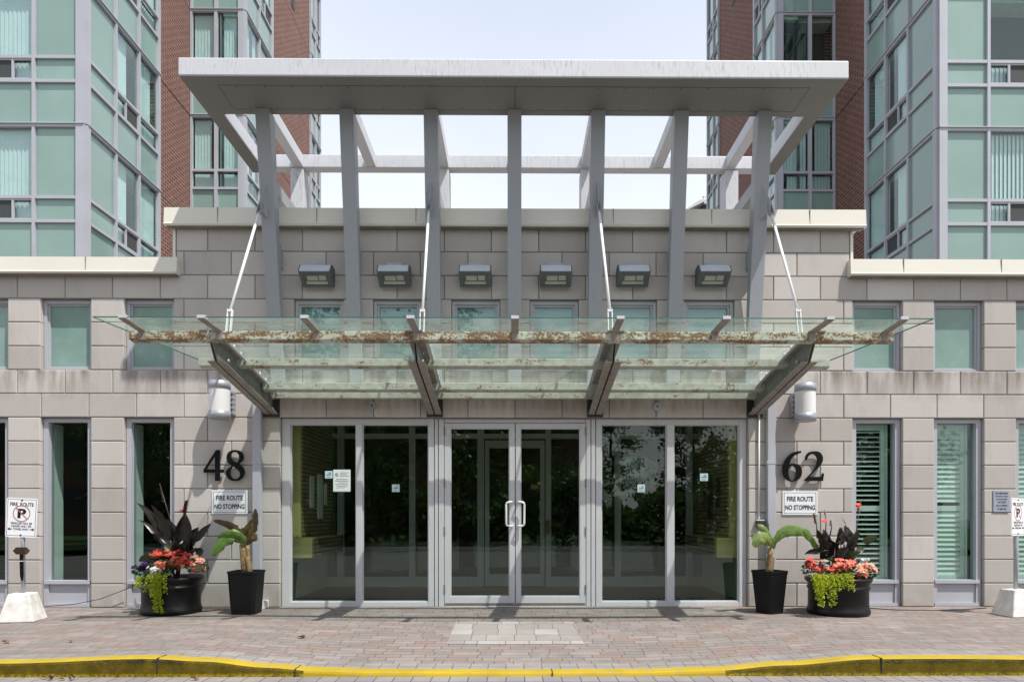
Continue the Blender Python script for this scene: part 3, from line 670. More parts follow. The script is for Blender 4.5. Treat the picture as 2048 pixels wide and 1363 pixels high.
for i in range(7):
    b = MB(); xt, ft, bt_ = colat(i, 5.921); xb, fb, bb = colat(i, 2.74); hw = .083
    b.hexa([(xb-hw, fb, 2.74), (xb+hw, fb, 2.74), (xb+hw, bb-.0, 2.74), (xb-hw, bb, 2.74), (xt-hw, ft, 5.921), (xt+hw, ft, 5.921), (xt+hw, bt_, 5.921), (xt-hw, bt_, 5.921)])
    po = b.build('post', M['steel'], perg, loc=(xb, 0, 0), bev=.006)
    xc, fc, bc = colat(i, 4.38); b = MB()
    b.prism([(bc-.02, 4.62), (bc+.10, 4.44), (-.004, 4.40), (-.004, 4.20), (bc+.08, 4.20), (bc+.0, 4.30), (bc-.02, 4.30)], xc-.06, xc+.06); b.build('wall_bracket', M['steel'], po, bev=.004)
for k in (-3, -1, 1, 3):
    b = MB(); b.box(k-.09, k+.09, yrear0+.01, yrear1+.12, 4.80, zb0-.001); b.build('rear_post', M['fascia'], perg, bev=.006)
    i = k+3; xc, fc, bc = colat(i, 5.15); b = MB(); b.box(xc-.055, xc+.055, bc-.02, yrear0, 5.06, 5.22); b.build('tie_beam', M['steel'], perg, bev=.004)

# ================================================================== GLASS CANOPY
can = thing('glass_canopy', 'projecting glass entrance canopy on four grey beams with rusty crossbars hung from white rods', 'canopy', (0, 0, 2.6))
def cz_(y): return 2.645-.185*y      # top of steel
yT = -1.79
for bxp, tipx in ((-3.03, None), (-1.0, None), (1.0, None), (3.0, None)):
    b = MB(); g = .009
    for s in (-1, 1):
        # web
        xa, xb_ = sorted((bxp+s*g, bxp+s*(g+.008))); top0, top1 = cz_(-.02), cz_(yT)
        b.cur = 0
        b.prism([(-.02, top0-.235), (-.02, top0), (yT, top1), (yT+.035, top1-.03), (yT+.20, top1-.265)], xa, xb_)
        b.cur = 1
        xa, xb_ = sorted((bxp+s*g, bxp+s*(g+.075)))
        b.prism([(-.02, top0-.012), (-.02, top0), (yT, top1), (yT, top1-.012)], xa, xb_)
        b.prism([(-.02, top0-.247), (-.02, top0-.235), (yT+.20, top1-.265), (yT+.20, top1-.277)], xa, xb_)
    bo = b.build('beam', [M['beam'], M['beamb']], can, loc=(bxp, 0, 2.6), bev=.002)
    b = MB(); b.box(bxp-.10, bxp+.10, -.022, -.002, 2.37, 2.66); b.build('wall_plate', M['darkgap'], bo)
    for yy, dz_ in ((-.06, -.06), (-.06, -.19), (yT+.42, -.14)):
        for s in (-1, 1): b = MB(); b.tube([(bxp+s*.018, yy, cz_(yy)+dz_), (bxp+s*.045, yy, cz_(yy)+dz_)], .018, 6); b.build('bolt', M['alu'], bo)
# crossbars (hollow tubes) and wall gutter
def crossbar(y0, x0, x1, mat, w_=.09, h=.088):
    b = MB(); z = cz_(y0); b.prism([(y0-w_/2, cz_(y0-w_/2)), (y0+w_/2, cz_(y0+w_/2)), (y0+w_/2, cz_(y0+w_/2)-h), (y0-w_/2, cz_(y0-w_/2)-h)], x0, x1); return b.build('crossbar', mat, can, bev=.008)
y1_ = yT+.075; yb2 = -1.066; yb3 = -.37
o1 = crossbar(y1_, ax(262, y1_), ax(1783, y1_), M['rustA'])
o2 = crossbar(yb2, ax(400, yb2), ax(1657, yb2), M['rustB']); o3 = crossbar(yb3, -3.0, 3.0, M['rustB'])
b = MB(); b.prism([(-.13, 2.66), (-.12, 2.60), (-.03, 2.60), (-.003, 2.67), (-.003, 2.59), (-.14, 2.585), (-.145, 2.66)], -3.0, 3.0); b.build('gutter', M['rustB'], can)
yG = -2.0; gy = lambda y: cz_(y)+.012
XG0, XG1 = ax(185, yG), ax(1868, yG); xe = 2.93
def gedge(t_, s): # plan taper
    return (XG0 if s < 0 else XG1)*(1-t_)+s*xe*t_
brs = [ax(p, yG) for p in (246, 403, 609, 821, 1030, 1241, 1453, 1660, 1808)]
cuts = [XG0]+brs+[XG1]
for a, b_ in zip(cuts, cuts[1:]):
    def back(x):
        if abs(x) <= xe: return -.06
        lim = XG0 if x < 0 else XG1
        t_ = (abs(lim)-abs(x))/(abs(lim)-xe); return yG+(-.06-yG)*t_
    pa, pb = back(a), back(b_); g_ = .0012; b = MB()
    ring = [(a+g_, yG), (b_-g_, yG), (b_-g_, pb), (a+g_, pa)]
    if a < -xe < b_: ring = [(a+g_, yG), (b_-g_, yG), (b_-g_, -.06), (-xe, -.06), (a+g_, pa)]
    if a < xe < b_: ring = [(a+g_, yG), (b_-g_, yG), (b_-g_, pb), (xe, -.06), (a+g_, -.06)]
    k = len(ring); vs = [(x, y, gy(y)) for x, y in ring]+[(x, y, gy(y)+.012) for x, y in ring]
    # clean degenerate corners
    b.cur = 0; b.add(vs, [tuple(range(k, 2*k))])
    b.cur = 1; b.add(vs, [(i, (i+1) % k, k+(i+1) % k, k+i) for i in range(k) if (Vector(vs[i])-Vector(vs[(i+1) % k])).length > .01 and not (abs(vs[i][0]-vs[(i+1) % k][0]) < .001 and abs(vs[i][0]) < 3.9)])
    b.keep = True; b.build('glass_pane', [M['canopyglass'], M['glassedge']], can)
for x in brs:
    b = MB(); w_ = .036
    pts = [(y1_-.04, cz_(y1_-.04)-.002), (yG-.012, cz_(yG-.012)+.008), (yG-.012, cz_(yG-.012)-.004), (y1_-.04, cz_(y1_-.04)-.016)]
    xs_ = x*(3.0/3.07) if abs(x) < 3.3 else x*.985
    b.cur = 0
    b.hexa([(xs_-w_, pts[3][0], pts[3][1]), (xs_+w_, pts[3][0], pts[3][1]), (x+w_, pts[2][0], pts[2][1]), (x-w_, pts[2][0], pts[2][1]), (xs_-w_, pts[0][0], pts[0][1]), (xs_+w_, pts[0][0], pts[0][1]), (x+w_, pts[1][0], pts[1][1]), (x-w_, pts[1][0], pts[1][1])])
    b.box(xs_-.03, xs_+.03, y1_-.062, y1_-.044, cz_(y1_)-.085, cz_(y1_)+.002)
    b.cur = 1; b.box(x-w_-.001, x+w_+.001, yG-.02, yG+.05, gy(yG)-.006, gy(yG)+.024)
    b.build('glazing_arm', [M['beamb'], M['alu']], can)
for bxp in (-3.03, 3.0, -1, 1):
    st = MB()
    for j in range(9):
        y = -.15-j*.18; s = 1 if bxp < 0 else -1; st.tube([(bxp+s*.11, y, cz_(y)-.03), (bxp+s*.11, y, gy(y))], .011, 6)
    st.bar((bxp+s*.11, -.1, cz_(-.1)-.035), (bxp+s*.11, y1_+.05, cz_(y1_+.05)-.035), .03, .008)
    st.build('glass_clip_rail', M['alu'], can)
# hanger rods
for i, (ux, uy, lx, ly) in enumerate(((518, 425, 460, 622), (857.5, 422, 845, 622), (1198.5, 422, 1220, 622), (1543, 428, 1596, 622))):
    k = i*2; zc = 4.80; xc, fc, bc = colat(k, zc); s = -1 if i < 2 else 1
    yl = -1.18; zl = cz_(yl)+.22; xl_ = ax(lx, yl)
    xu, zu = at(ux, uy, fc-.12); up_ = Vector((xu, fc-.12, zu)); lo_ = Vector((xl_, yl, at(lx, ly, yl)[1]))
    b = MB(); b.tube([up_, lo_], .0155, 12); ro = b.build('hanger_rod', M['rod'], can)
    b = MB(); dr = (up_-lo_).normalized(); pl = (Vector((xc, fc, zu+.10))-up_)
    # top fork and triangular gusset
    for s2 in (-.02, .02): b.bar(up_+Vector((s2, 0, 0))-dr*.02, up_+Vector((s2, 0, 0))+dr*.17, .008, .055, Vector((0, -1, .3)))
    b.bar(up_+Vector((-.026, 0, 0)), up_+Vector((.026, 0, 0)), .05, .012)
    b.tube([up_+dr*.12+Vector((-.03, 0, 0)), up_+dr*.12+Vector((.03, 0, 0))], .012, 8)
    b.build('fork', M['steel'], ro)
    xg, fg, _ = colat(k, zu+.1); b = MB()
    q0 = up_+dr*.07; b.hexa([(xg-.006, fg+.01, zu-.02), (xg+.006, fg+.01, zu-.02), (q0.x+.006, q0.y, q0.z), (q0.x-.006, q0.y, q0.z), (xg-.006, colat(k, zu+.40)[1]+.005, zu+.40), (xg+.006, colat(k, zu+.40)[1]+.005, zu+.40), (q0.x+.006, q0.y-.01, q0.z+.10), (q0.x-.006, q0.y-.01, q0.z+.10)])
    b.build('gusset', M['steel'], ro)
    b = MB(); foot = Vector((xl_-s*(-.01), yl-.06, cz_(yl-.06)))
    for s2 in (-.022, .022): b.bar(lo_+Vector((s2, 0, 0))+dr*.02, Vector((xl_+s2, yl-.09, cz_(yl-.09)-.02)), .008, .04, Vector((0, -1, .3)))
    b.bar(lo_+Vector((-.027, 0, 0)), lo_+Vector((.027, 0, 0)), .04, .012)
    b.tube([(xl_-.035, yl-.06, cz_(yl)+.06), (xl_+.035, yl-.06, cz_(yl)+.06)], .012, 8)
    b.build('fork', M['rod'], ro)

# ================================================================== THINGS ON THE WALL
# floodlights
def floodlight(x, z, label):
    t_ = thing('floodlight', label, 'floodlight', (x, 0, z), 'wedge floodlights in a row above the entrance canopy')
    X0, X1 = x-.195, x+.195; b = MB()
    prof = [(-.04, .080), (-.12, .098), (-.175, .096), (-.200, .084), (-.256, .010), (-.256, -.004), (-.245, -.008), (-.06, -.135), (-.04, -.12)]
    b.cur = 0; b.prism([(p[0], z+p[1]) for p in prof], X0+.012, X1-.012)
    b.cur = 1
    for a, c in ((X0, X0+.012), (X1-.012, X1)): b.prism([(p[0]*1.012, z+p[1]*1.02) for p in prof], a, c)
    b.build('housing', [M['flood'], M['flooddark']], t_)
    d = Vector((0, .185, -.129)).normalized(); n = Vector((0, -.129, -.185)).normalized(); c0 = Vector((x, -.245, z-.006))
    b = MB(); g = MB()
    def q(u0, u1, v0, v1, o_): return [c0+Vector((u, 0, 0))+d*v+n*o_ for u, v in ((u0, v0), (u1, v0), (u1, v1), (u0, v1))]
    for u0, u1, v0, v1 in ((-.18, .18, .0, .03), (-.18, .18, .19, .222), (-.18, -.15, .03, .19), (.15, .18, .03, .19)): b.hexa(q(u0, u1, v0, v1, .0)+q(u0, u1, v0, v1, .012))
    b.build('bezel', M['flooddark'], t_)
    g.hexa(q(-.15, .15, .03, .19, .001)+q(-.15, .15, .03, .19, .004)); go = g.build('lens', M['flooddark'], t_)
    r_ = MB(); r_.hexa(q(-.13, .13, .14, .178, .0045)+q(-.13, .13, .14, .178, .007)); r_.hexa(q(-.11, .02, .06, .125, .0045)+q(-.11, .02, .06, .125, .007)); r_.hexa(q(.035, .12, .055, .12, .0045)+q(.035, .12, .055, .12, .007)); r_.build('reflector', M['floodin'], go)
    b = MB()
    for j in range(14): b.box(x-.085+j*.0125, x-.080+j*.0125, -.17, -.03, z+.082, z+.125)
    b.box(x-.09, x+.09, -.165, -.035, z+.078, z+.112); b.build('heat_sink', M['flood'], t_)
    b = MB(); b.box(x-.05, x+.05, -.045, -.003, z-.06, z+.06); b.build('mounting_plate', M['flooddark'], t_)
fl = [(631, 'leftmost wedge floodlight, seen from its right side, above the outer left window'), (787, 'second wedge floodlight from the left, just left of a white hanger rod'),
      (950, 'third wedge floodlight from the left, facing nearly straight out left of the middle post'), (1112, 'fourth wedge floodlight from the left, first one right of the middle post'),
      (1268, 'fifth wedge floodlight from the left, right of the inner right hanger rod'), (1429, 'rightmost wedge floodlight, beside the outermost right leaning post')]
for px, lab in fl: floodlight(ax(px, -.2), at(px, 541, -.22)[1]-.012, lab)

# cylinder sconces
for px, pz, s, lab in ((439.5, 800, 1, 'drum shaped wall lamp with a white band, on the wall above the number 48'), (1610.5, 805, -1, 'drum shaped wall lamp with a white band, on the wall above the number 62')):
    x, z = at(px, pz, -.2); t_ = thing('wall_lamp', lab, 'wall lamp', (x, 0, z), 'drum wall lamps either side of the entrance')
    r = .126; h = .228
    b = MB(); b.lathe(x, -.2, [(r-.006, z-h+.09), (r-.006, z+h-.09)], 40); b.build('diffuser', M['lampw'], t_)
    for zz0, zz1 in ((z-h, z-h+.095), (z+h-.095, z+h)):
        b = MB(); b.lathe(x, -.2, [(.0, zz0+.006), (r-.02, zz0+.006), (r-.012, zz0), (r, zz0+.002), (r, zz1-.002), (r-.008, zz1), (0, zz1)], 40); b.build('metal_band', M['lampg'], t_)
    b = MB(); b.box(x-.075+s*.04, x+.075+s*.04, -.10, -.003, z-.16, z+.13)
    for j in range(5): b.box(x-.08+s*.04, x+.08+s*.04, -.16, -.02, z-.15+j*.062, z-.135+j*.062)
    b.build('finned_bracket', M['lampg'], t_)

# house numbers
def tr(pts, ox, oy, k=9.083): return [tuple([*at(ox+p[0]/k, oy+p[1]/k, -.03)])+tuple(p[2:]) for p in pts]
def numeral(name, ox, loopsets, label):
    t_ = thing(name, label, 'house number', (ax(ox+55, 0), 0, 1.75))
    for nm, lps in loopsets:
        lp = [smooth_loop([(q[0]-t_.location.x, q[1]-t_.location.z)+tuple(q[2:]) for q in tr(l_, ox, 885)]) for l_ in lps]
        outline('numeral', lp, M['black'], t_, -.028, .022)
four = [[(345, 130, 1), (415, 130, 1), (415, 483, 1), (482, 483, 1), (482, 543, 1), (415, 543, 1), (415, 690, 1), (327, 690, 1), (327, 543, 1), (120, 543, 1), (120, 490, 1)], [(325, 235, 1), (168, 483, 1), (327, 483, 1)]]
eight = [[(690, 130), (775, 147), (828, 198), (845, 265), (828, 325), (768, 378), (830, 440), (862, 530), (840, 615), (780, 672), (690, 692), (600, 672), (542, 615), (525, 540), (548, 480), (618, 425), (568, 368), (539, 300), (540, 235), (568, 178), (622, 142)],
         [(690, 168), (735, 187), (765, 240), (762, 300), (725, 357), (665, 318), (617, 255), (615, 208), (642, 178)], [(655, 430), (612, 495), (603, 560), (628, 628), (690, 655), (752, 635), (780, 580), (768, 520), (715, 470)]]
six = [[(440, 148), (467, 152), (470, 178), (440, 190), (345, 235), (280, 310), (252, 395, 1), (290, 382), (350, 376), (425, 402), (470, 460), (482, 530), (462, 615), (400, 680), (310, 706), (220, 682), (155, 610), (132, 510), (142, 410), (182, 310), (250, 225), (345, 168)],
       [(245, 450), (300, 420), (350, 445), (375, 515), (368, 600), (345, 660), (300, 682), (260, 650), (240, 575), (236, 500)]]
two = [[(535, 292, 1), (555, 225), (612, 170), (700, 152), (790, 165), (845, 220), (862, 300), (838, 375), (785, 445), (620, 612, 1), (810, 612), (838, 590), (850, 553, 1), (883, 553, 1), (862, 692, 1), (520, 692, 1), (520, 680, 1), (680, 510), (742, 400), (755, 295), (722, 225), (660, 206), (603, 240), (570, 314, 1), (540, 318, 1)]]
numeral('house_number', 395, [('a', four), ('b', eight)], 'large black raised number 48 on the stone left of the entrance')
numeral('house_number', 1550, [('a', six), ('b', two)], 'large black raised number 62 on the stone right of the entrance')

# fire route plates
for (x0, x1, y0, y1, lab) in ((423.5, 495, 979.5, 1027, 'white fire route no stopping plate on the wall under the number 48'), (1565, 1635, 981.5, 1029, 'white fire route no stopping plate on the wall under the number 62')):
    a, zt_ = at(x0, y0, -.01); b_, zb_ = at(x1, y1, -.01); cx, czz = (a+b_)/2, (zt_+zb_)/2; W_, H_ = b_-a, zt_-zb_
    t_ = thing('wall_sign', lab, 'sign', (cx, 0, czz), 'fire route plates on the wall')
    b = MB(); b.bbox(a, b_, -.012, -.004, zb_, zt_, .002); b.build('plate', M['signw'], t_)
    b = MB(); frame_rect(b, a+.018, b_-.018, zb_+.018, zt_-.018, -.0135, -.0125, .005); b.build('border', M['signk'], t_)
    text_mesh([('FIRE ROUTE', 0, .052, .062, .33), ('NO STOPPING', 0, -.055, .062, .375)], 'lettering', M['signk'], t_, -.0135)
# no smoking plate
a, zt_ = at(1986.5, 980, -.01); b_, zb_ = at(2019.5, 1023, -.01); cx, czz = (a+b_)/2, (zt_+zb_)/2
t_ = thing('wall_sign', 'small blue-grey no smoking plate in English and Chinese, partly behind the right post sign', 'sign', (cx, 0, czz))
b = MB(); b.bbox(a, b_, -.012, -.004, zb_, zt_, .002); b.build('plate', M['signg'], t_)
text_mesh([('NO SMOKING', 0, .098, .022, .155), ('WITHIN 33 FEET', 0, .060, .016, .160), ('OF ENTRANCE', 0, .025, .016, .140), ('大樓正門', 0, -.012, .024, .105), ('33尺範圍內', 0, -.055, .024, .14), ('不准吸煙', 0, -.098, .024, .11)], 'lettering', M['signk'], t_, -.0135)

# downpipes, conduit, bells
for px, ptop, pbot, lab in ((515, 790, 1188, 'square grey downpipe beside the number 48 plate'), (1542, 797, 1205, 'square grey downpipe beside the number 62 plate')):
    x = ax(px, -.05); z1, z0 = at(px, ptop, -.05)[1], at(px, pbot, -.05)[1]
    t_ = thing('downpipe', lab, 'downpipe', (x, 0, 0), 'square downpipes either side of the entrance')
    b = MB(); b.bbox(x-.052, x+.052, -.085, -.008, z0, z1, .006); b.build('pipe', M['steel'] if 0 else M['frame'], t_)
    zz = at(px, 924, -.05)[1]; b = MB(); b.box(x-.062, x+.062, -.089, -.004, zz-.02, zz+.02); b.build('strap', M['frame'], t_)
    if px < 1000:
        b = MB(); b.bbox(x-.10, x+.13, -.30, -.01, 0.0, .10, .01); tag(b.build('splash_block', M['concrete']), 'low concrete splash block behind the left tall black pot', 'splash block')
x = ax(1518, -.02); b = MB(); b.tube([(x, -.022, at(1518, 1037)[1]), (x, -.022, at(1518, 818)[1])], .011, 10); t_ = thing('conduit', 'thin white conduit pipe on the stone right of the entrance ending in a socket box', 'conduit', (x, 0, 1.1)); b.build('pipe', M['rod'], t_)
z = at(1518, 1040)[1]; b = MB(); b.bbox(x-.035, x+.055, -.05, -.004, z-.09, z, .006); b.build('socket_box', M['darkgap'], t_)
b = MB(); b.box(x-.038, x+.058, -.055, -.003, z-.002, z+.008); b.build('cover', M['rod'], t_)
for px, py, lab in ((745, 811, 'round grey sounder disc on the stone lintel over the left sidelight'), (1314, 813, 'round grey sounder disc on the stone lintel over the right sidelight')):
    x, z = at(px, py); t_ = thing('sounder', lab, 'alarm sounder', (x, 0, z), 'round sounder discs over the sidelights')
    def disc(r, y0_, y1_, n=28): return [(x+r*math.cos(6.28318*k/n), z+r*math.sin(6.28318*k/n)) for k in range(n)]
    b = MB(); b.prism(disc(.052, 0, 0), -.025, -.002, 'y'); b.build('disc', M['lampg'], t_); b = MB(); b.prism([(x+.011*math.cos(k), z+.011*math.sin(k)) for k in range(6)], -.034, -.0255, 'y'); b.build('nozzle', M['darkgap'], t_)

# papers and stickers on the glass
yg = .105
def paper(name, x0, x1, y0, y1, mat, label, cat, grp, draw):
    a, zt_ = at(x0, y0, yg); b_, zb_ = at(x1, y1, yg); cx, czz = (a+b_)/2, (zt_+zb_)/2
    t_ = thing(name, label, cat, (cx, yg, czz), grp); b = MB(); b.box(a, b_, yg, yg+.002, zb_, zt_); b.build('sheet', mat, t_)
    draw(cx, czz, b_-a, zt_-zb_, t_)
def smoke(cx, cz1, W_, H_, t_):
    b = MB(); y = yg-.002
    b.box(cx-.3*W_, cx+.0*W_, y, y+.001, cz1-.05*H_, cz1+.03*H_); b.box(cx+.05*W_, cx+.3*W_, y, y+.001, cz1-.05*H_, cz1+.03*H_)
    b.tube([(cx+.02*W_, y, cz1+.10*H_), (cx+.12*W_, y, cz1+.2*H_), (cx+.05*W_, y, cz1+.30*H_)], .0025, 5); b.tube([(cx+.2*W_, y, cz1+.08*H_), (cx+.28*W_, y, cz1+.2*H_), (cx+.2*W_, y, cz1+.3*H_)], .0025, 5)
    b.box(cx-.25*W_, cx+.25*W_, y, y+.001, cz1-.33*H_, cz1-.30*H_); b.build('print', M['signk'], t_)
G_ = 'no smoking stickers on the glass'
paper('sticker', 650, 665, 941, 956, M['sticker'], 'square no smoking sticker on the outer left pane, touching the white paper notice', 'sticker', G_, smoke)
paper('sticker', 784, 799, 968, 983, M['sticker'], 'square no smoking sticker alone on the inner left sidelight pane', 'sticker', G_, smoke)
paper('sticker', 1275, 1290, 968, 984, M['sticker'], 'square no smoking sticker alone on the inner right sidelight pane', 'sticker', G_, smoke)
paper('sticker', 1400, 1416, 946, 961, M['sticker'], 'square no smoking sticker on the outer right pane in front of the brick partition', 'sticker', G_, smoke)
def notice(cx, cz1, W_, H_, t_):
    b = MB(); y = yg-.002; n = 20
    for k in range(n):
        a0, a1 = 6.28318*k/n, 6.28318*(k+1)/n; c_ = (cx-.30*W_, cz1+.27*H_); r0, r1 = .017, .021
        b.add([(c_[0]+r0*math.cos(a0), y, c_[1]+r0*math.sin(a0)), (c_[0]+r1*math.cos(a0), y, c_[1]+r1*math.sin(a0)), (c_[0]+r1*math.cos(a1), y, c_[1]+r1*math.sin(a1)), (c_[0]+r0*math.cos(a1), y, c_[1]+r0*math.sin(a1))], [(0, 1, 2, 3)])
    b.bar((c_[0]-.013, y, c_[1]+.013), (c_[0]+.013, y, c_[1]-.013), .001, .005)
    for j, (l_, r_) in enumerate(((-.1, .35), (-.12, .3), (-.12, .4), (-.35, .35), (-.38, .38), (-.2, .3), (-.38, .36), (-.3, .34), (-.34, .2))):
        z = cz1+.36*H_-j*.075*H_-(.02 if j > 2 else 0); b.box(cx+l_*W_, cx+r_*W_, y, y+.001, z-.0015, z+.0015)
    b.build('print', M['signk'], t_)
paper('paper_notice', 666.5, 701, 938.5, 982.5, M['paper'], 'white paper notice with a no smoking circle taped to the left sidelight', 'notice', None, notice)

# ================================================================== POST SIGNS
def ring(b, cx, cz1, r0, r1, y, n=40):
    for k in range(n):
        a0, a1 = 6.28318*k/n, 6.28318*(k+1)/n
        b.add([(cx+r*math.cos(a), y, cz1+r*math.sin(a)) for r, a in ((r0, a0), (r1, a0), (r1, a1), (r0, a1))], [(0, 1, 2, 3)])
def post_sign(loc, rz, rbase, tilt, label, plaque):
    """built at the origin facing -y, then moved"""
    t_ = thing('post_sign', label, 'sign', (0, 0, 0), 'fire route signs on poles in white concrete bases')
    hb = .305
    b = MB(); b.hexa([Vector((x, y, 0)) for x, y in ((-.18, -.16), (.18, -.16), (.18, .16), (-.18, .16))]+[Vector((x, y, hb)) for x, y in ((-.105, -.10), (.105, -.10), (.105, .10), (-.105, .10))])
    ba = b.build('concrete_base', M['concrete'], t_, bev=.012); ba.rotation_euler = (0, 0, rbase)
    b = MB(); b.tube([(.005, 0, hb-.05), (.0, 0, .80), (-.005, 0, 1.34)], .021, 14); b.build('pole', M['pole'], t_)
    # plate: rounded rectangle
    b = MB(); W_, H_, r = .162, .215, .02; zc = 1.135; pts = []
    for sx_, sz_, a0 in ((1, 1, 0), (-1, 1, 90), (-1, -1, 180), (1, -1, 270)):
        for k in range(5): a = R(a0+k*22.5); pts.append((sx_*(W_-r)+r*math.cos(a), zc+sz_*(H_-r)+r*math.sin(a)))
    b.prism(pts, -.026, -.023, 'y'); pl = b.build('plate', M['signw'], t_)
    b = MB(); y = -.0270; frame_rect(b, -.15, .15, zc-.20, zc+.20, -.0272, -.0265, .0042)
    for s in (-1, 1): b.tube([(0, -.026, zc+s*.192), (0, -.031, zc+s*.192)], .009, 10)
    for s in (-1, 1):
        zz = zc-.128; b.add([(s*.142, y, zz), (s*.118, y, zz+.017), (s*.118, y, zz+.006), (s*.095, y, zz+.006), (s*.095, y, zz-.006), (s*.118, y, zz-.006), (s*.118, y, zz-.017)], [(0, 1, 2, 3, 4, 5, 6)])
    b.keep = True; b.build('border', M['signk'], pl)
    text_mesh([('FIRE  ROUTE', 0, zc+.145, .04, .245), ('P', 0, zc+.045, .105, .085), ('P', .006, zc+.045, .105, .085), ('VEHICLES WILL BE', 0, zc-.063, .024, .225), ('TAGGED AND / OR', 0, zc-.095, .024, .215), ('TOWED AWAY', 0, zc-.128, .024, .165)], 'lettering', M['signk'], pl, y)
    b = MB(); ring(b, 0, zc+.045, .082, .091, -.0280); a = .087*.707
    b.add([(-a-.004, -.028, zc+.045+a-.004), (-a+.004, -.028, zc+.045+a+.004), (a+.004, -.028, zc+.045-a+.004), (a-.004, -.028, zc+.045-a-.004)], [(0, 1, 2, 3)])
    b.keep = True; b.build('prohibition_ring', M['signr'], pl)
    for o_ in (pl,): o_.rotation_euler = (0, tilt, 0); o_.location = (0, 0, 0)
    if tilt: pl.location = Vector((-math.sin(tilt)*zc, 0, zc*(1-math.cos(tilt))))
    if plaque:
        b = MB(); w2, h2 = .088, .039; zc2 = .77
        b.prism([(x*w2, zc2+z*h2) for x, z in ((-1, 0), (-.75, .7), (-.6, 1), (.6, 1), (.75, .7), (1, 0), (.75, -.7), (.6, -1), (-.6, -1), (-.75, -.7))], -.030, -.023, 'y'); q_ = b.build('plaque', M['bronze'], t_)
        b = MB(); ring(b, .058, zc2, .016, .019, -.0312)
        b.keep = True; b.build('emblem', M['gold'], q_)
        text_mesh([('52', .058, zc2, .012, .016), ('WINNER OF THE', -.015, zc2+.018, .009, .075), ('PROPERTY', -.015, zc2+.004, .009, .06), ('AWARD', -.01, zc2-.011, .008, .05), ('MANAGEMENT', -.005, zc2-.024, .007, .09)][0:1], 'lettering', M['gold'], q_, -.0312)
        b = MB(); b.prism([(-.02, .73), (.02, .73), (.022, .50), (.012, .44), (-.002, .44), (-.016, .50)], -.028, -.0225, 'y'); b.build('stake', M['black'], t_)
        b = MB(); b.box(-.023, .023, -.030, -.0285, .655, .661); b.build('tape', M['rod'], t_)
    t_.location = loc; t_.rotation_euler = (0, 0, rz); return t_
def gpos(px, y): x = ax(px, y); return x, y, gz(x, y)
ysn = -.96
x = ax(46, ysn); post_sign((x, ysn, gz(x, ysn)), R(4), R(6), R(2.5), 'white fire route sign on a grey pole with a small dark plaque below', True)
ysn = -.72; x = ax(2031, ysn); post_sign((x, ysn, gz(x, ysn)), R(31), R(-24), R(0), 'white fire route sign turned sideways on a pole at the right edge', False)

# ================================================================== PLANTERS
def tub(cx, cy, r, label):
    t_ = thing('planter_tub', label, 'planter', (cx, cy, gz(cx, cy)), 'round black planter tubs'); z = gz(cx, cy); h = .43
    prof = [(0, z+.004), (r*.97, z+.004), (r*1.0, z+.02), (r*1.0, z+.055), (r*.965, z+.075), (r*.95, z+.12), (r*.95, z+h-.14), (r*.975, z+h-.135), (r*.99, z+h-.12), (r*.985, z+h-.105), (r*.955, z+h-.10), (r*.96, z+h-.07), (r*1.03, z+h-.05), (r*1.06, z+h-.025), (r*1.05, z+h-.004), (r*1.0, z+h), (r*.93, z+h-.002), (r*.90, z+h-.03), (r*.9, z+h-.06)]
    b = MB(); b.lathe(cx, cy, prof, 56); b.build('tub', M['tub'], t_)
    b = MB(); b.lathe(cx, cy, [(r*.905, z+h-.05), (r*.5, z+h-.03), (.001, z+h-.02)], 30); b.build('soil', M['soil'], t_)
    return z+h
def tallpot(cx, cy, wt, wb, h, rz, label):
    z = gz(cx, cy); t_ = thing('tall_pot', label, 'plant pot', (cx, cy, z), 'tall tapered black pots'); 
    b = MB(); c = .22
    def rg(w_, zz):
        a = w_/2; k = a*(1-c*1.0); return [Vector((x, y, zz)) for x, y in ((k, -a), (a, -k), (a, k), (k, a), (-k, a), (-a, k), (-a, -k), (-k, -a))]
    lv = [(wb, 0), (wt-.012, h-.03), (wt, h-.025), (wt, h), (wt-.03, h), (wt-.04, h-.05)]
    vs = []; fs = []
    for w_, zz in lv: vs += rg(w_, zz)
    for i in range(len(lv)-1):
        for k in range(8): fs.append((i*8+k, i*8+(k+1) % 8, (i+1)*8+(k+1) % 8, (i+1)*8+k))
    fs.append(tuple(range(8))); b.add(vs, fs); o_ = b.build('pot', M['pot'], t_)
    vs = [(p.x+cx, p.y+cy, p.z+z) for p in rg(wt-.042, h-.04)]
    b = MB(); b.v = []; b.add([(p.x, p.y, p.z) for p in rg(wt-.042, h-.04)], [tuple(range(8))]); so_ = b.build('soil', M['soil'], t_)
    for o2 in (o_, so_):
        me = o2.data
        for v in me.vertices: v.co += Vector(t_.location)
        o2.rotation_euler = (0, 0, 0)
    t_.rotation_euler = (0, 0, rz); return z+h

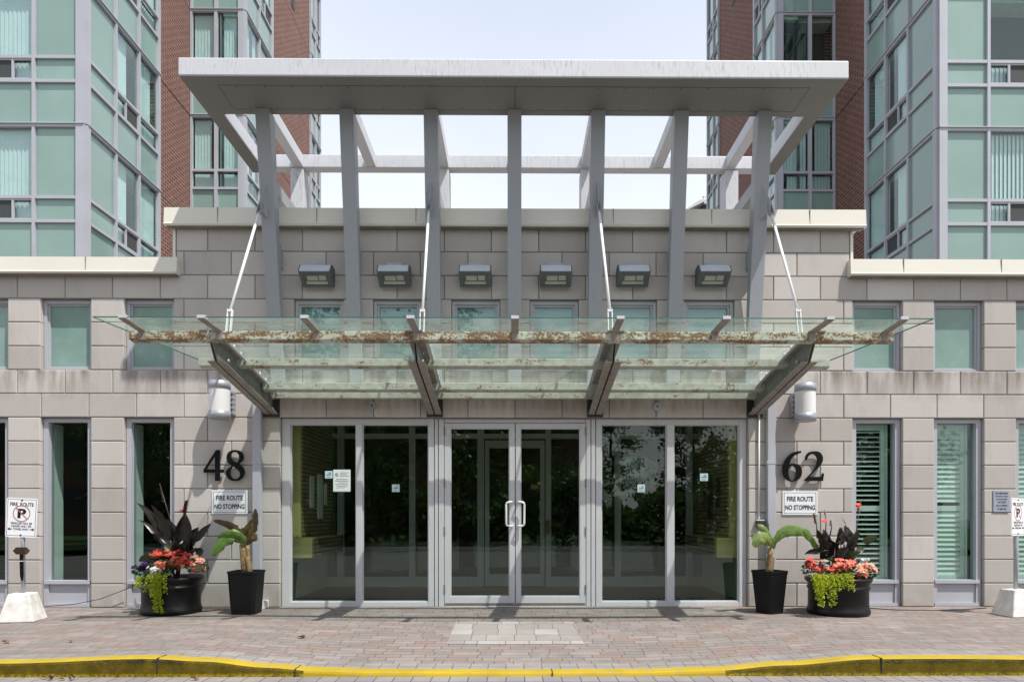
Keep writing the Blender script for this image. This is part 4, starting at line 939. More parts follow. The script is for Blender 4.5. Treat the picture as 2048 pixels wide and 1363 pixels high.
def leaf(b, base, d0, length, width, droop=.6, fold=.25, seg=9, roll=0.0, tip=1.0, wave=0.0, side=None, prof=None):
    """a pointed blade that starts along d0 and bends down by droop; two halves folded at the midrib"""
    p = Vector(base); d = Vector(d0).normalized(); sd_ = side or d.cross(Vector((0, 0, 1)))
    if sd_.length < .05: sd_ = Vector((1, 0, 0))
    sd_ = sd_.normalized(); sd_ = Matrix.Rotation(roll, 3, d) @ sd_
    rows = []; st_ = length/seg
    for i in range(seg+1):
        t_ = i/seg; w_ = width*(prof(t_) if prof else (math.sin(math.pi*min(1, t_**.75*.97+.03))**.85))*.5
        nrm = sd_.cross(d).normalized(); wv = wave*math.sin(i*2.1)*w_
        rows.append((p-sd_*w_+nrm*(w_*fold+wv), p-sd_*w_*.5+nrm*(w_*fold*.35), p.copy(), p+sd_*w_*.5+nrm*(w_*fold*.35), p+sd_*w_+nrm*(w_*fold-wv)))
        p = p+d*st_; ax_ = d.cross(Vector((0, 0, -1)))
        if ax_.length > .02: d = (Matrix.Rotation(droop/seg*(.4+1.2*t_), 3, ax_.normalized()) @ d).normalized()
        sd_ = (sd_-d*sd_.dot(d)).normalized()
    vs = [q for r in rows for q in r]; fs = [(i*5+k, i*5+k+1, (i+1)*5+k+1, (i+1)*5+k) for i in range(seg) for k in range(4)]
    sm = b.smooth; b.smooth = True; b.add(vs, fs); b.smooth = sm; b.keep = True; return p
def petals(b, c, r, n, rnd, nrm=Vector((0, -.6, .8))):
    for k in range(n):
        a = 6.28318*k/n+rnd.random(); t1 = nrm.cross(Vector((1, 0, .1))).normalized(); t2 = nrm.cross(t1)
        dr = (t1*math.cos(a)+t2*math.sin(a)+nrm*.35).normalized(); sd_ = dr.cross(nrm).normalized()*r*.42
        c = Vector(c); b.add([c, c+dr*r*.55+sd_, c+dr*r, c+dr*r*.55-sd_], [(0, 1, 2, 3)]); b.keep = True
def smallleaf(b, c, d, r, rnd):
    d = Vector(d).normalized(); s_ = d.cross(Vector((rnd.uniform(-1, 1), rnd.uniform(-1, 1), rnd.uniform(-1, 1)))).normalized()
    c = Vector(c); b.add([c, c+d*r*.5+s_*r*.45, c+d*r, c+d*r*.5-s_*r*.45], [(0, 1, 2, 3)]); b.keep = True
def flower_mass(name, label, cat, ctr, rad, n, pr, mats, seed, group, leaves=True, hgt=.10):
    """mound of small blossoms over leaves"""
    rnd = random.Random(seed); t_ = thing(name, label, cat, ctr, group); c = Vector(ctr); b = MB(); g = MB()
    cl_ = [Vector((rnd.gauss(0, .45), rnd.gauss(0, .45), rnd.gauss(0, .45))) for _ in range(max(4, n//14))]
    n = int(n*1.7)
    for i in range(n):
        k = rnd.choice(cl_); v = k+Vector((rnd.gauss(0, .17), rnd.gauss(0, .17), rnd.gauss(0, .17)))
        if v.length > 1: v.normalize()
        p_ = c+Vector((v.x*rad[0], v.y*rad[1], v.z*rad[2])); nn = Vector((v.x*.5+rnd.uniform(-.3, .3), -.6+rnd.uniform(-.4, .3), .7)).normalized()
        b.cur = 0 if rnd.random() < .8 else min(1, len(mats)-1); petals(b, p_+Vector((0, -.012, .008)), pr*rnd.uniform(.75, 1.3), rnd.choice((4, 5, 5)), rnd, nn)
        if rnd.random() < .5: petals(b, p_+nn*pr*.3, pr*.7, 4, rnd, nn)
    b.build('blossom', mats, t_)
    if leaves:
        for i in range(int(n*.75)):
            v = Vector((rnd.uniform(-1, 1), rnd.uniform(-1, 1), rnd.uniform(-1, 1)))
            if v.length > 1: v.normalize()
            p_ = c+Vector((v.x*rad[0]*1.02, v.y*rad[1]*.85+.01, v.z*rad[2]*.85-pr*.7)); smallleaf(g, p_, Vector((v.x, v.y-.4, rnd.uniform(-.3, .8))), pr*rnd.uniform(1.0, 1.9), rnd)
        g.build('foliage', M['green'], t_)
    return t_
def trailer(label, seeds, seed, group, rstem):
    """lime creeper: strands (x, y, z, length, sideways) hanging over a rim"""
    rnd = random.Random(seed); t_ = thing('creeping_plant', label, 'trailing plant', seeds[0][:3], group); b = MB(); sm_ = MB()
    for (x, y, z, ln, dx) in seeds:
        p_ = Vector((x, y, z)); d = Vector((dx*.3, -1, .35)).normalized(); pts = [p_.copy()]; L_ = 0
        while L_ < ln:
            d = (d+Vector((rnd.uniform(-.12, .12)+dx*.02, .05 if d.z < -.8 else -.02, -.42))).normalized(); p_ = p_+d*.016; L_ += .016; pts.append(p_.copy())
            for k in range(4):
                o_ = Vector((rnd.uniform(-1, 1), rnd.uniform(-1, .2), rnd.uniform(-.6, 1))).normalized(); smallleaf(b, p_+o_*rnd.uniform(0, .022), o_, rnd.uniform(.012, .023), rnd)
        sm_.tube(pts, .0015, 4)
    b.build('leaves', M['lime'], t_); sm_.build('stems', M['lime'], t_); return t_
def spike(b, base, top, n, r, rnd, mi=0):
    base, top = Vector(base), Vector(top)
    for i in range(n):
        t_ = i/n; p_ = base.lerp(top, t_); a = i*2.4; o_ = Vector((math.cos(a), math.sin(a), .9)); b.cur = mi
        leaf(b, p_, o_, r*rnd.uniform(.8, 1.3)*(1.15-t_*.5), r*.85, .3, .4, 3)

def canna(label, cx, cy, z, leaves, spikes, seed):
    rnd = random.Random(seed); t_ = thing('canna_lily', label, 'canna lily', (cx, cy, z), 'dark leaved canna lilies in the tubs')
    for (px, py, tx, ty, wd, y, dr, mt) in leaves:      # base pixel, tip pixel, width in m, plane, droop, material
        a = Vector((ax(px, y), y, at(px, py, y)[1])); b_ = Vector((ax(tx, y), y+rnd.uniform(-.09, .05), at(tx, ty, y)[1])); d = b_-a; ln = d.length
        up = Vector((0, 0, 1)); d2 = (d.normalized()+up*dr*.35).normalized()
        a0 = a.copy(); a = a.lerp(b_, .38); ln *= .62; d2 = (d2+Vector((rnd.uniform(-.15, .15), rnd.uniform(-.2, .1), .18))).normalized(); wd *= 1.15; dr += .35
        b = MB(); b.tube([a0, a0.lerp(a, .5)+Vector((0, 0, .01)), a], [.009, .007, .005], 5)
        leaf(b, a, d2, ln*1.1, wd, dr, rnd.uniform(.2, .5), 10, rnd.uniform(-.9, .9), wave=.22, side=Vector((0, 0, 1)).cross(Vector((rnd.uniform(-.3, .3), -1, 0)))*1.0+Vector((0, 0, -.3*d.normalized().x)))
        b.build('leaf', M[mt], t_)
    for k in range(20):
        a_ = rnd.uniform(0, 6.283); r_ = rnd.uniform(.02, .12); lean = rnd.uniform(.15, .8)
        base_ = Vector((cx+math.cos(a_)*r_, cy+math.sin(a_)*r_*.6, z+rnd.uniform(.02, .22))); d_ = Vector((math.cos(a_)*lean, math.sin(a_)*lean*.6-.12, 1))
        b = MB(); leaf(b, base_, d_, rnd.uniform(.20, .33), rnd.uniform(.08, .125), rnd.uniform(.5, 1.3), rnd.uniform(.15, .5), 10, rnd.uniform(-1.2, 1.2), wave=.2)
        b.build('leaf', M['canna' if k % 5 else 'cannag'], t_)
    b = MB()
    for (px, py, tx, ty) in spikes:
        y = cy; b.tube([(ax(px, y), y, at(px, py, y)[1]), (ax((px+tx)/2+1, y), y-.02, at(tx, (py+ty)/2, y)[1]), (ax(tx, y), y-.02, at(tx, ty, y)[1])], [.008, .006, .004], 6)
    for k in range(5): b.tube([(cx+rnd.uniform(-.1, .1), cy+rnd.uniform(-.06, .06), z-.03), (cx+rnd.uniform(-.14, .14), cy+rnd.uniform(-.08, .08), z+.35)], [.014, .009], 6)
    b.build('stem', M['cannastem'], t_); return t_, rnd

# ---- left group
TLx, TLy = ax(343, -.40), -.40
zt1 = tub(TLx, TLy, .335, 'round black planter tub overflowing with purple, red and lime plants, left of the entrance')
yl = -.42
cl_, rnd = canna('dark leaved canna with a brown spent flower spike in the left tub', TLx, TLy, zt1, [
    (352, 1120, 322, 1010, .11, yl, .25, 'canna'), (350, 1110, 290, 1008, .085, yl, .3, 'canna'), (352, 1125, 283, 1038, .06, yl, .5, 'canna'), (356, 1120, 362, 1028, .10, yl, .1, 'canna'),
    (368, 1120, 382, 1028, .11, yl-.04, .1, 'canna'), (372, 1105, 418, 1046, .075, yl, -.15, 'canna'), (360, 1125, 345, 1035, .12, yl+.05, .2, 'canna'), (376, 1115, 395, 1055, .12, yl+.05, .4, 'canna'),
    (375, 1105, 405, 1095, .11, yl-.06, .8, 'cannag'), (345, 1110, 318, 1070, .09, yl-.05, .6, 'canna'), (365, 1128, 352, 1070, .11, yl-.06, .3, 'canna'), (372, 1130, 372, 1075, .12, yl-.05, .2, 'canna'),
    (330, 1112, 284, 1125, .11, yl-.10, .9, 'cannag'), (355, 1112, 325, 1088, .07, yl-.08, .5, 'cannag'), (382, 1125, 392, 1085, .09, yl, .3, 'canna'), (346, 1125, 330, 1050, .10, yl+.06, .2, 'canna'), (388, 1118, 404, 1100, .07, yl-.08, .7, 'canna')],
    [(352, 1080, 321, 966), (366, 1080, 374, 1003)], 3)
b = MB(); y = yl; a = Vector((ax(328, y), y-.02, at(328, 1005, y)[1])); c = Vector((ax(321, y), y-.02, at(321, 965, y)[1])); spike(b, a, c, 22, .022, rnd); b.build('flower_spike', M['cannastem'], cl_)
b = MB(); a = Vector((ax(370, y), y-.02, at(370, 1028, y)[1])); c = Vector((ax(375, y), y-.02, at(375, 1002, y)[1])); spike(b, a, c, 46, .042, rnd); b.build('flower_spike', M['budbrown'], cl_)
b = MB(); petals(b, (ax(366, y), y-.05, at(366, 1022, y)[1]), .03, 5, rnd); b.build('blossom', M['petalred'], cl_)
def P3(px, py, y): return (ax(px, y), y, at(px, py, y)[1])
flower_mass('begonia', 'bright red begonias at the back of the left tub', 'begonia', P3(338, 1110, -.50), (.24, .10, .07), 130, .022, [M['petalred'], M['petalcoral']], 11, 'begonias in the tubs')
flower_mass('begonia', 'coral red begonias in the front middle of the left tub', 'begonia', P3(340, 1128, -.62), (.17, .08, .08), 120, .022, [M['petalcoral'], M['petalred']], 12, 'begonias in the tubs')
flower_mass('begonia', 'red begonias in the front right of the left tub', 'begonia', P3(368, 1124, -.60), (.11, .08, .08), 90, .022, [M['petalred'], M['petalcoral']], 13, 'begonias in the tubs')
flower_mass('begonia', 'peach pink begonias spilling over the right rim of the left tub', 'begonia', P3(394, 1129, -.52), (.11, .10, .10), 130, .021, [M['petalpeach'], M['petalcoral']], 14, 'begonias in the tubs')
flower_mass('petunia', 'dark purple petunias at the left rim of the left tub', 'petunia', P3(288, 1137, -.52), (.11, .10, .06), 60, .028, [M['petalpurple']], 15, None)
flower_mass('alyssum', 'small white alyssum flowers beside the purple petunias in the left tub', 'alyssum', P3(309, 1143, -.66), (.09, .06, .07), 150, .012, [M['petalwhite']], 16, 'white flowers in the tubs')
sd_ = [(ax(318+random.uniform(-16, 22), -.70), -.70+random.uniform(-.03, .05), zt1+.02+random.uniform(-.01, .04), random.uniform(.14, .26), random.uniform(-.3, .3)) for _ in range(16)]
sd_ += [(ax(322+random.uniform(-5, 7), -.72), -.72, zt1+.0, random.uniform(.33, .43), random.uniform(-.2, .1)) for _ in range(9)]
sd_ += [(ax(288+random.uniform(-8, 10), -.62), -.64, zt1+.0, random.uniform(.04, .14), -.6) for _ in range(9)]
trailer('lime green creeper hanging in one long tail over the front of the left tub', sd_, 5, 'lime creepers hanging over the tubs', 0)
# ---- right group
TRx, TRy = ax(1676, -.56), -.56
zt2 = tub(TRx, TRy, .345, 'round black planter tub with coral flowers and lime creeper, right of the entrance')
yl = -.58
cr_, rnd = canna('dark leaved canna with tall red flower spikes in the right tub', TRx, TRy, zt2, [
    (1658, 1125, 1636, 1056, .085, yl, .2, 'canna'), (1660, 1120, 1650, 1060, .09, yl, .1, 'canna'), (1664, 1118, 1672, 1062, .09, yl+.03, .1, 'canna'), (1672, 1115, 1682, 1055, .08, yl, .1, 'canna'),
    (1680, 1110, 1688, 1056, .08, yl-.02, .1, 'canna'), (1658, 1100, 1610, 1110, .06, yl-.05, .9, 'canna'), (1700, 1110, 1696, 1052, .10, yl, .1, 'canna'), (1702, 1100, 1712, 1058, .09, yl, .1, 'cannag'),
    (1706, 1090, 1748, 1075, .09, yl-.03, .7, 'cannag'), (1703, 1100, 1732, 1102, .07, yl-.04, .6, 'cannag'), (1690, 1120, 1702, 1085, .09, yl-.02, .3, 'canna'), (1668, 1125, 1690, 1095, .10, yl-.08, .5, 'canna'),
    (1652, 1120, 1664, 1108, .12, yl-.10, .6, 'cannag'), (1700, 1070, 1682, 1038, .03, yl, .5, 'cannag'), (1650, 1125, 1640, 1085, .10, yl+.03, .3, 'canna'), (1676, 1126, 1660, 1075, .11, yl+.05, .2, 'canna')],
    [(1634, 1075, 1628, 1028), (1650, 1075, 1649, 1022), (1660, 1070, 1661, 1040), (1700, 1110, 1718, 1018)], 4)
b = MB(); y = yl
for (p0, q0, p1, q1, n_, r_) in ((1631, 1048, 1627, 1026, 22, .026), (1660, 1052, 1661, 1040, 14, .018)): spike(b, P3(p0, q0, y), P3(p1, q1, y), n_, r_, rnd)
b.build('flower_spike', M['budbrown'], cr_)
b = MB(); spike(b, P3(1715, 1022, y), P3(1722, 1002, y), 16, .03, rnd); spike(b, P3(1649, 1032, y), P3(1649, 1018, y), 8, .02, rnd); b.build('flower_spike', M['budred'], cr_)
b = MB()
for p0, q0, r_ in ((1649, 1042, .045), (1646, 1040, .03), (1715, 1013, .04), (1717, 1009, .035)): petals(b, P3(p0, q0, y-.02), r_, 5, rnd)
b.build('blossom', M['petalred'], cr_)
flower_mass('begonia', 'deep red begonias at the left rim of the right tub', 'begonia', P3(1627, 1133, -.70), (.11, .10, .09), 110, .024, [M['petalred'], M['petalcoral']], 21, 'begonias in the tubs')
flower_mass('begonia', 'coral red begonias filling the middle of the right tub', 'begonia', P3(1675, 1134, -.76), (.17, .12, .08), 170, .024, [M['petalcoral'], M['petalred']], 22, 'begonias in the tubs')
flower_mass('begonia', 'bright red begonias behind the coral ones in the right tub', 'begonia', P3(1692, 1127, -.62), (.10, .08, .06), 70, .024, [M['petalred'], M['petalcoral']], 25, 'begonias in the tubs')
flower_mass('begonia', 'peach pink begonias spilling over the right rim of the right tub', 'begonia', P3(1726, 1142, -.66), (.13, .12, .10), 150, .022, [M['petalpeach'], M['petalcoral']], 23, 'begonias in the tubs')
flower_mass('dusty_miller', 'silver grey dusty miller between the red and coral begonias in the right tub', 'dusty miller', P3(1647, 1132, -.74), (.08, .06, .09), 120, .016, [M['silver']], 24, None, False)
flower_mass('alyssum', 'small white alyssum behind the peach begonias in the right tub', 'alyssum', P3(1722, 1124, -.56), (.11, .06, .05), 110, .013, [M['petalwhite'], M['silver']], 26, 'white flowers in the tubs')
sd_ = [(ax(random.uniform(1622, 1700), -.84), -.86+random.uniform(-.02, .06), zt2+.03+random.uniform(-.01, .03), random.uniform(.07, .20), random.uniform(-.3, .3)) for _ in range(52)]
sd_ += [(ax(random.choice((1634, 1662, 1628, 1640, 1650, 1664))+random.uniform(-3, 3), -.86), -.88, zt2, random.uniform(.2, .34), random.uniform(-.2, .2)) for _ in range(12)]
trailer('lime green creeper hanging in a wide fringe over the front of the right tub', sd_, 6, 'lime creepers hanging over the tubs', 0)

# ---- banana plants
def banana(label, trunk, leaves, seed):
    rnd = random.Random(seed); t_ = thing('banana_plant', label, 'banana plant', trunk[0][0], 'banana plants in the tall pots')
    b = MB()
    for i, (p0, p1, r0, r1) in enumerate(trunk):
        p0, p1 = Vector(p0), Vector(p1); pts = [p0.lerp(p1, k/5)+Vector((rnd.uniform(-.003, .003), 0, 0)) for k in range(6)]; b.tube(pts, [r0+(r1-r0)*k/5 for k in range(6)], 10)
    b.build('trunk', M['bananatrunk'], t_)
    for (pts, wd, mt, roll) in leaves:
        b = MB(); b.smooth = True; b.keep = True; pts = [Vector(p) for p in pts]; n = 18; rows = []
        def cr(t_):
            m_ = len(pts)-1; i = min(int(t_*m_), m_-1); u = t_*m_-i; g = lambda j: pts[max(0, min(m_, j))]
            p0, p1, p2, p3 = g(i-1), g(i), g(i+1), g(i+2); return .5*(2*p1+(p2-p0)*u+(2*p0-5*p1+4*p2-p3)*u*u+(3*p1-p0-3*p2+p3)*u**3)
        for i in range(n+1):
            t1 = i/n; p_ = cr(t1); d = (cr(min(1, t1+.02))-cr(max(0, t1-.02))).normalized(); s_ = d.cross(Vector(roll)).normalized(); nn = s_.cross(d)
            stalk = .12; w_ = .004 if t1 < stalk else wd*.5*1.55*max(.0, ((t1-stalk)/(1-stalk)+.02))**.45*(1.0-(t1-stalk)/(1-stalk))**.6; w_ *= 1+rnd.uniform(-.16, .08)
            e1, e2 = rnd.uniform(-.1, .55), rnd.uniform(-.1, .55)
            rows.append((p_-s_*w_-nn*w_*e1, p_-s_*w_*.5+nn*w_*.12, p_, p_+s_*w_*.5+nn*w_*.12, p_+s_*w_-nn*w_*e2))
        b.add([q for r in rows for q in r], [(i*5+k, i*5+k+1, (i+1)*5+k+1, (i+1)*5+k) for i in range(n) for k in range(4)])
        b.tube([cr(k/12)+Vector((0, 0, -.002)) for k in range(12)], [.009-.0006*k for k in range(12)], 6)
        b.build('leaf', M[mt], t_)
    return t_
tallpot(ax(493, -.50), -.50, .345, .275, .50, R(0), 'tall tapered black pot with a drooping green and bronze banana plant, left of the doors')
y = -.50; zp = .47
def Q(px, py, dy=0): return (ax(px, y+dy), y+dy, at(px, py, y+dy)[1])
banana('banana plant with bronze upright leaves and one drooping green leaf, in the left tall pot', [(Q(494, 1146), Q(486, 1090), .042, .034), (Q(488, 1146), Q(482, 1088, -.02), .03, .02), (Q(500, 1146, -.03), Q(495, 1112, -.03), .03, .028), (Q(503, 1145), Q(494, 1090), .02, .024)], [
    ([Q(490, 1092), Q(503, 1070), Q(510, 1045), Q(511, 1016)], .13, 'bananared', (1, -1, 0)),
    ([Q(488, 1090), Q(478, 1066), Q(458, 1050), Q(426, 1040)], .13, 'bananared', (0, -1, -.3)),
    ([Q(487, 1090, -.04), Q(470, 1072, -.08), Q(446, 1080, -.12), Q(423, 1112, -.14)], .22, 'banana', (0, -1, .2)),
    ([Q(490, 1092, -.02), Q(480, 1078, -.06), Q(462, 1072, -.10), Q(434, 1074, -.12)], .19, 'banana', (0, -1, -.5)),
    ([Q(492, 1092, .02), Q(498, 1078), Q(505, 1070), Q(512, 1082)], .14, 'bananared', (0, -1, 0)),
    ([Q(491, 1092, -.02), Q(488, 1072), Q(500, 1055), Q(507, 1038)], .17, 'bananared', (.6, -1, 0))], 8)
y = -.50
tallpot(ax(1539, -.50), -.50, .325, .235, .50, R(24), 'tall tapered black pot with a banana plant whose leaf arches right, right of the doors')
banana('banana plant with one long leaf arching right, in the right tall pot', [(Q(1538, 1146), Q(1541, 1095), .042, .032), (Q(1543, 1146), Q(1547, 1110), .02, .018)], [
    ([Q(1544, 1100), Q(1556, 1074), Q(1572, 1062), Q(1600, 1060), Q(1622, 1076), Q(1637, 1104)], .17, 'banana', (0, -1, .35)),
    ([Q(1542, 1098), Q(1540, 1080, -.04), Q(1528, 1058, -.08), Q(1514, 1048, -.05)], .11, 'bananapale', (0, -1, 0)),
    ([Q(1542, 1096, -.03), Q(1534, 1078, -.10), Q(1520, 1074, -.14), Q(1508, 1094, -.15)], .20, 'bananapale', (0, -1, .3)),
    ([Q(1542, 1098), Q(1546, 1088), Q(1550, 1080), Q(1548, 1098)], .10, 'banana', (.3, -1, 0)),
    ([Q(1541, 1096), Q(1539, 1075), Q(1537, 1060), Q(1536, 1042)], .04, 'bananared', (.3, -1, 0))], 9)

# cables on the ground
b = MB(); pts = []
for px, py in ((275, 1168), (240, 1182), (200, 1197), (150, 1207), (90, 1212), (70, 1222)):
    yy = -.06 if py < 1200 else -.15-(py-1200)*.01; pts.append((ax(px, yy), yy, max(at(px, py, yy)[1], .006)))
b.tube(pts, .0045, 6); tag(b.build('cable', M['black']), 'thin black cable drooping along the wall behind the left tub', 'cable')
b = MB(); pts = [(ax(px, -.3), yy, gz(5, yy)+.006) for px, yy in ((1740, -.12), (1790, -.30), (1860, -.34), (1930, -.28), (1990, -.15))]
b.tube(pts, .005, 6); tag(b.build('cable', M['black']), 'thin black cable lying on the pavers right of the right tub', 'cable')
# dry leaves
for k, (px, yy, lab, n_) in enumerate(((15, -2.2, 'curled dry brown leaf on the pavers at the left edge', 3), (145, -2.2, 'tiny dry leaf scrap on the pavers in front of the left tub', 1), (608, -1.9, 'dry leaf with a stalk on the pavers left of the pale patch', 3), (100, YK1-.08, 'clump of dry leaves against the kerb at far left', 4), (140, YK1-.09, 'second clump of dry leaves against the kerb, right of the first', 3), (402, YK1-.10, 'clump of dry leaves by the low end of the left kerb', 3), (1180, -1.02, 'dry leaf scrap near the pale patch', 1))):
    b = MB(); x = ax(px, yy); z = (gz(x, yy) if yy > YK1 else ROADZ)+.006; rnd = random.Random(40+k)
    for j in range(n_): leaf(b, (x+rnd.uniform(-.03, .03), yy+rnd.uniform(-.02, .02), z), (rnd.uniform(-1, 1), rnd.uniform(-1, 1), .5), .055, .03, 1.0, .6, 4, rnd.uniform(-1, 1))
    tag(b.build('dry_leaf', M['dry']), lab, 'dry leaf', 'dry leaves on the ground')

# ================================================================== TOWERS
FL = [6.06, 8.81, 11.56, 14.31, 17.06, 19.81, 22.56]
brnd = random.Random(21)
def curtain(root, org, u, n, breaks, zmin, ztop, kindf, post0=None, post1=None, deep=.55, mul=.06):
    """glazed wall: org (x,y) at u=0; u along the wall, n outward; breaks in metres"""
    ux, uy = u; nx_, ny_ = n
    def pt(a, o_, z): return (org[0]+ux*a+nx_*o_, org[1]+uy*a+ny_*o_, z)
    def bx(b, a0, a1, o0, o1, z0, z1): b.hexa([pt(a0, o0, z0), pt(a1, o0, z0), pt(a1, o1, z0), pt(a0, o1, z0), pt(a0, o0, z1), pt(a1, o0, z1), pt(a1, o1, z1), pt(a0, o1, z1)])
    fr = MB(); zs = []
    for L_ in FL:
        for z in (L_-2.75+0.0, L_-1.89, L_-1.42):
            if zmin-.01 <= z < ztop-.2 and z not in zs: zs.append(z)
    zs = sorted(set([zmin]+[round(z, 3) for z in zs if z > zmin+.15]+[ztop]))
    for i, a in enumerate(breaks):
        m0 = mul/2; fr.cur = 0
        if i == 0 and post0: bx(fr, a-.0, a+post0, -.03, .055, zmin, ztop)
        elif i == len(breaks)-1 and post1: bx(fr, a-post1, a, -.03, .055, zmin, ztop)
        else: bx(fr, a-m0, a+m0, -.03, .05, zmin, ztop)
    isfl = lambda z: any(abs(z-L_) < .02 for L_ in FL)
    for z in zs[1:-1]:
        h = .045 if isfl(z) else .03
        bx(fr, breaks[0]+.002, breaks[-1]-.002, -.028, .046, z-h, z+h)
        if isfl(z): bx(fr, breaks[0]-.0, breaks[-1]+.0, -.02, .075, z+.012, z+.03)
    fo_ = fr.build('curtain_frame', M['frame'], root)
    inner = MB()
    for i in range(len(breaks)-1):
        for j in range(len(zs)-1):
            a0 = breaks[i]+(post0 if (i == 0 and post0) else mul/2); a1 = breaks[i+1]-(post1 if (i == len(breaks)-2 and post1) else mul/2)
            z0 = zs[j]+(.045 if isfl(zs[j]) else .03); z1 = zs[j+1]-(.045 if isfl(zs[j+1]) else .03)
            row = None
            for L_ in FL:
                if abs(zs[j]-(L_-1.42)) < .03: row = 'tall'
                if abs(zs[j]-(L_-1.89)) < .03: row = 'short'
            row = row or 'sill'
            kd = kindf(i, row, zs[j])
            b = MB()
            if kd == 'S': bx(b, a0-.01, a1+.01, -.02, .0, z0-.01, z1+.01); b.build('spandrel_panel', M['teal'], root); continue
            bx(b, a0-.01, a1+.01, -.012, -.004, z0-.01, z1+.01); po_ = b.build('window_pane', M['cgl'], root)
            bl = MB(); s_ = .09; a = a0+.02; top = z1-.02
            cov = {'V': brnd.choice((1.0, 1.0, 1.0, .8)), 'H': .62, 'O': 1.0, 'D': 0.0, 'M': 1.0}[kd]
            end = a0+(a1-a0)*cov
            while a < end-s_*.4 and kd != 'D':
                # angled slats of a vertical blind
                o_a, o_b = (-.075, -.105) if ux > 0 else (-.105, -.075)
                bl.add([pt(a, o_a, z0), pt(a+s_, o_b, z0), pt(a+s_, o_b, top), pt(a, o_a, top)], [(0, 1, 2, 3)]); a += s_*.93
            if bl.v: bl.build('vertical_blind', M['blind'], po_)
            if kd == 'M':     # small hung light with a dark insect screen and a split bar
                b = MB(); mid = a0+(a1-a0)*.42; bx(b, mid-.02, mid+.02, -.0, .035, z0, z1); bx(b, a0, a1, 0, .03, z0-.0, z0+.03); bx(b, a0, a1, 0, .03, z1-.03, z1); bx(b, a0, a0+.02, .0, .03, z0+.03, z1-.03); bx(b, a1-.02, a1, .0, .03, z0+.03, z1-.03); b.build('sash', M['frame'], po_)
                b = MB(); bx(b, mid+.022, a1-.022, .002, .006, z0+.032, z1-.032); b.build('insect_screen', M['mesh'], po_)
    b = MB(); bx(b, breaks[0]+.02, breaks[-1]-.02, -deep-.05, -deep, zmin, ztop); b.build('room_wall', M['dark'], root)
    b = MB()
    for L_ in FL:
        if zmin < L_ < ztop: bx(b, breaks[0]+.02, breaks[-1]-.02, -deep, -.14, L_-.12, L_+.02)
    if b.v: b.build('floor_slab', M['lobbywall'], root)
def tower(s, label):
    root = thing('apartment_tower', label, 'apartment tower', (s*12, 12, 0), 'twin glass and brick apartment towers')
    dz = -D
    XS = 8.46 if s < 0 else 8.41; XB = 7.08 if s < 0 else 6.90
    d0, d1, d2, d3, d4, d5 = 13.51-D, 16.27-D, 17.9-D, (19.93 if s < 0 else 19.6)-D, (23.6 if s < 0 else 23.0)-D, (24.8 if s < 0 else 24.35)-D
    Z0 = 4.30
    # frontal face of the near block
    if s < 0: fb = [0, .93, 1.9, 2.85, 3.8][0:]; 
    fb = [0, .99, 1.96, 2.93, 3.9]
    def kf(i, row, z):
        if i == 0: return 'S'
        if row == 'sill': return 'S'
        if i in (1, 2): return 'M' if row == 'short' else ('V' if not (s > 0 and z > 9.5) else 'D')
        return 'S'
    curtain(root, (s*XS, d0), (s, 0), (0, -1), fb, Z0, 17.06, kf, post0=.16)
    # side face of the near block, looking across the gap
    sb = [0, .98, 1.87, d1-d0]
    def ks(i, row, z):
        if i == 0 or row == 'sill': return 'S'
        if i == 1: return 'M' if row == 'short' else 'H'
        return 'V'
    curtain(root, (s*XS, d0), (0, 1), (-s, 0), sb, Z0, 17.06, ks, post0=.09, post1=.09)
    b = MB(); xo = s*(XS+.012); b.box(xo, s*(XS+.5), d1+.0, d2, 3.9, 22.56); b.build('brick_wall', M['brick'], root)
    # bay: frontal, then side
    bb = [0, .66, XS-XB]
    def kbf(i, row, z):
        if row == 'sill': return 'S'
        if s > 0 and z > 12: return 'D'
        return 'V'
    curtain(root, (s*(XS-.0), d2), (-s, 0), (0, -1), bb, Z0+.3, 19.81, kbf, post0=.05, post1=.14, mul=.085)
    def kbs(i, row, z):
        if row == 'sill': return 'S'
        return 'M' if row == 'short' and i == 1 else 'V'
    curtain(root, (s*XB, d2), (0, 1), (-s, 0), [0, 1.0, d3-d2], Z0+.3, 19.81, kbs, post0=.08, post1=.09)
    b = MB(); b.box(s*(XB+.012), s*(XB+.5), d3, d4, 3.9, 24); b.build('brick_wall', M['brick'], root)
    curtain(root, (s*XB, d4), (0, 1), (-s, 0), [0, .6, d5-d4], Z0+.3, 22.56, kbs, post0=.05, post1=.08)
    # core masses behind
    b = MB(); b.box(s*(XS+.62), s*20, d0+.62, d5-.1, 3.9, 24); b.box(s*(XB+.62), s*(XS+.61), d2+.62, d5-.1, 3.9, 24)
    b.build('core_wall', M['brick'], root)
    b = MB(); b.box(s*XB, s*20, d5-.09, d5-.0, 3.9, 24); b.build('rear_wall', M['brick'], root)
    # vents and the thin movement joint in the brick
    for zz, yy in ((17.3, d3+1.75), (18.6, d3+.75)): box('vent', M['darkgap'], root, s*(XB-.004), s*(XB+.011), yy, yy+.30, zz, zz+.6)
    for L_ in FL: box('joint', M['darkgap'], root, s*(XS+.008), s*(XS+.0115), d1, d2, L_-.008, L_+.008); box('joint', M['darkgap'], root, s*(XB+.008), s*(XB+.0115), d3, d4, L_-.008, L_+.008)
tower(-1, 'sunlit teal glass and red brick apartment tower rising behind the left wing')
tower(1, 'teal glass and shaded brown brick apartment tower rising behind the right wing')
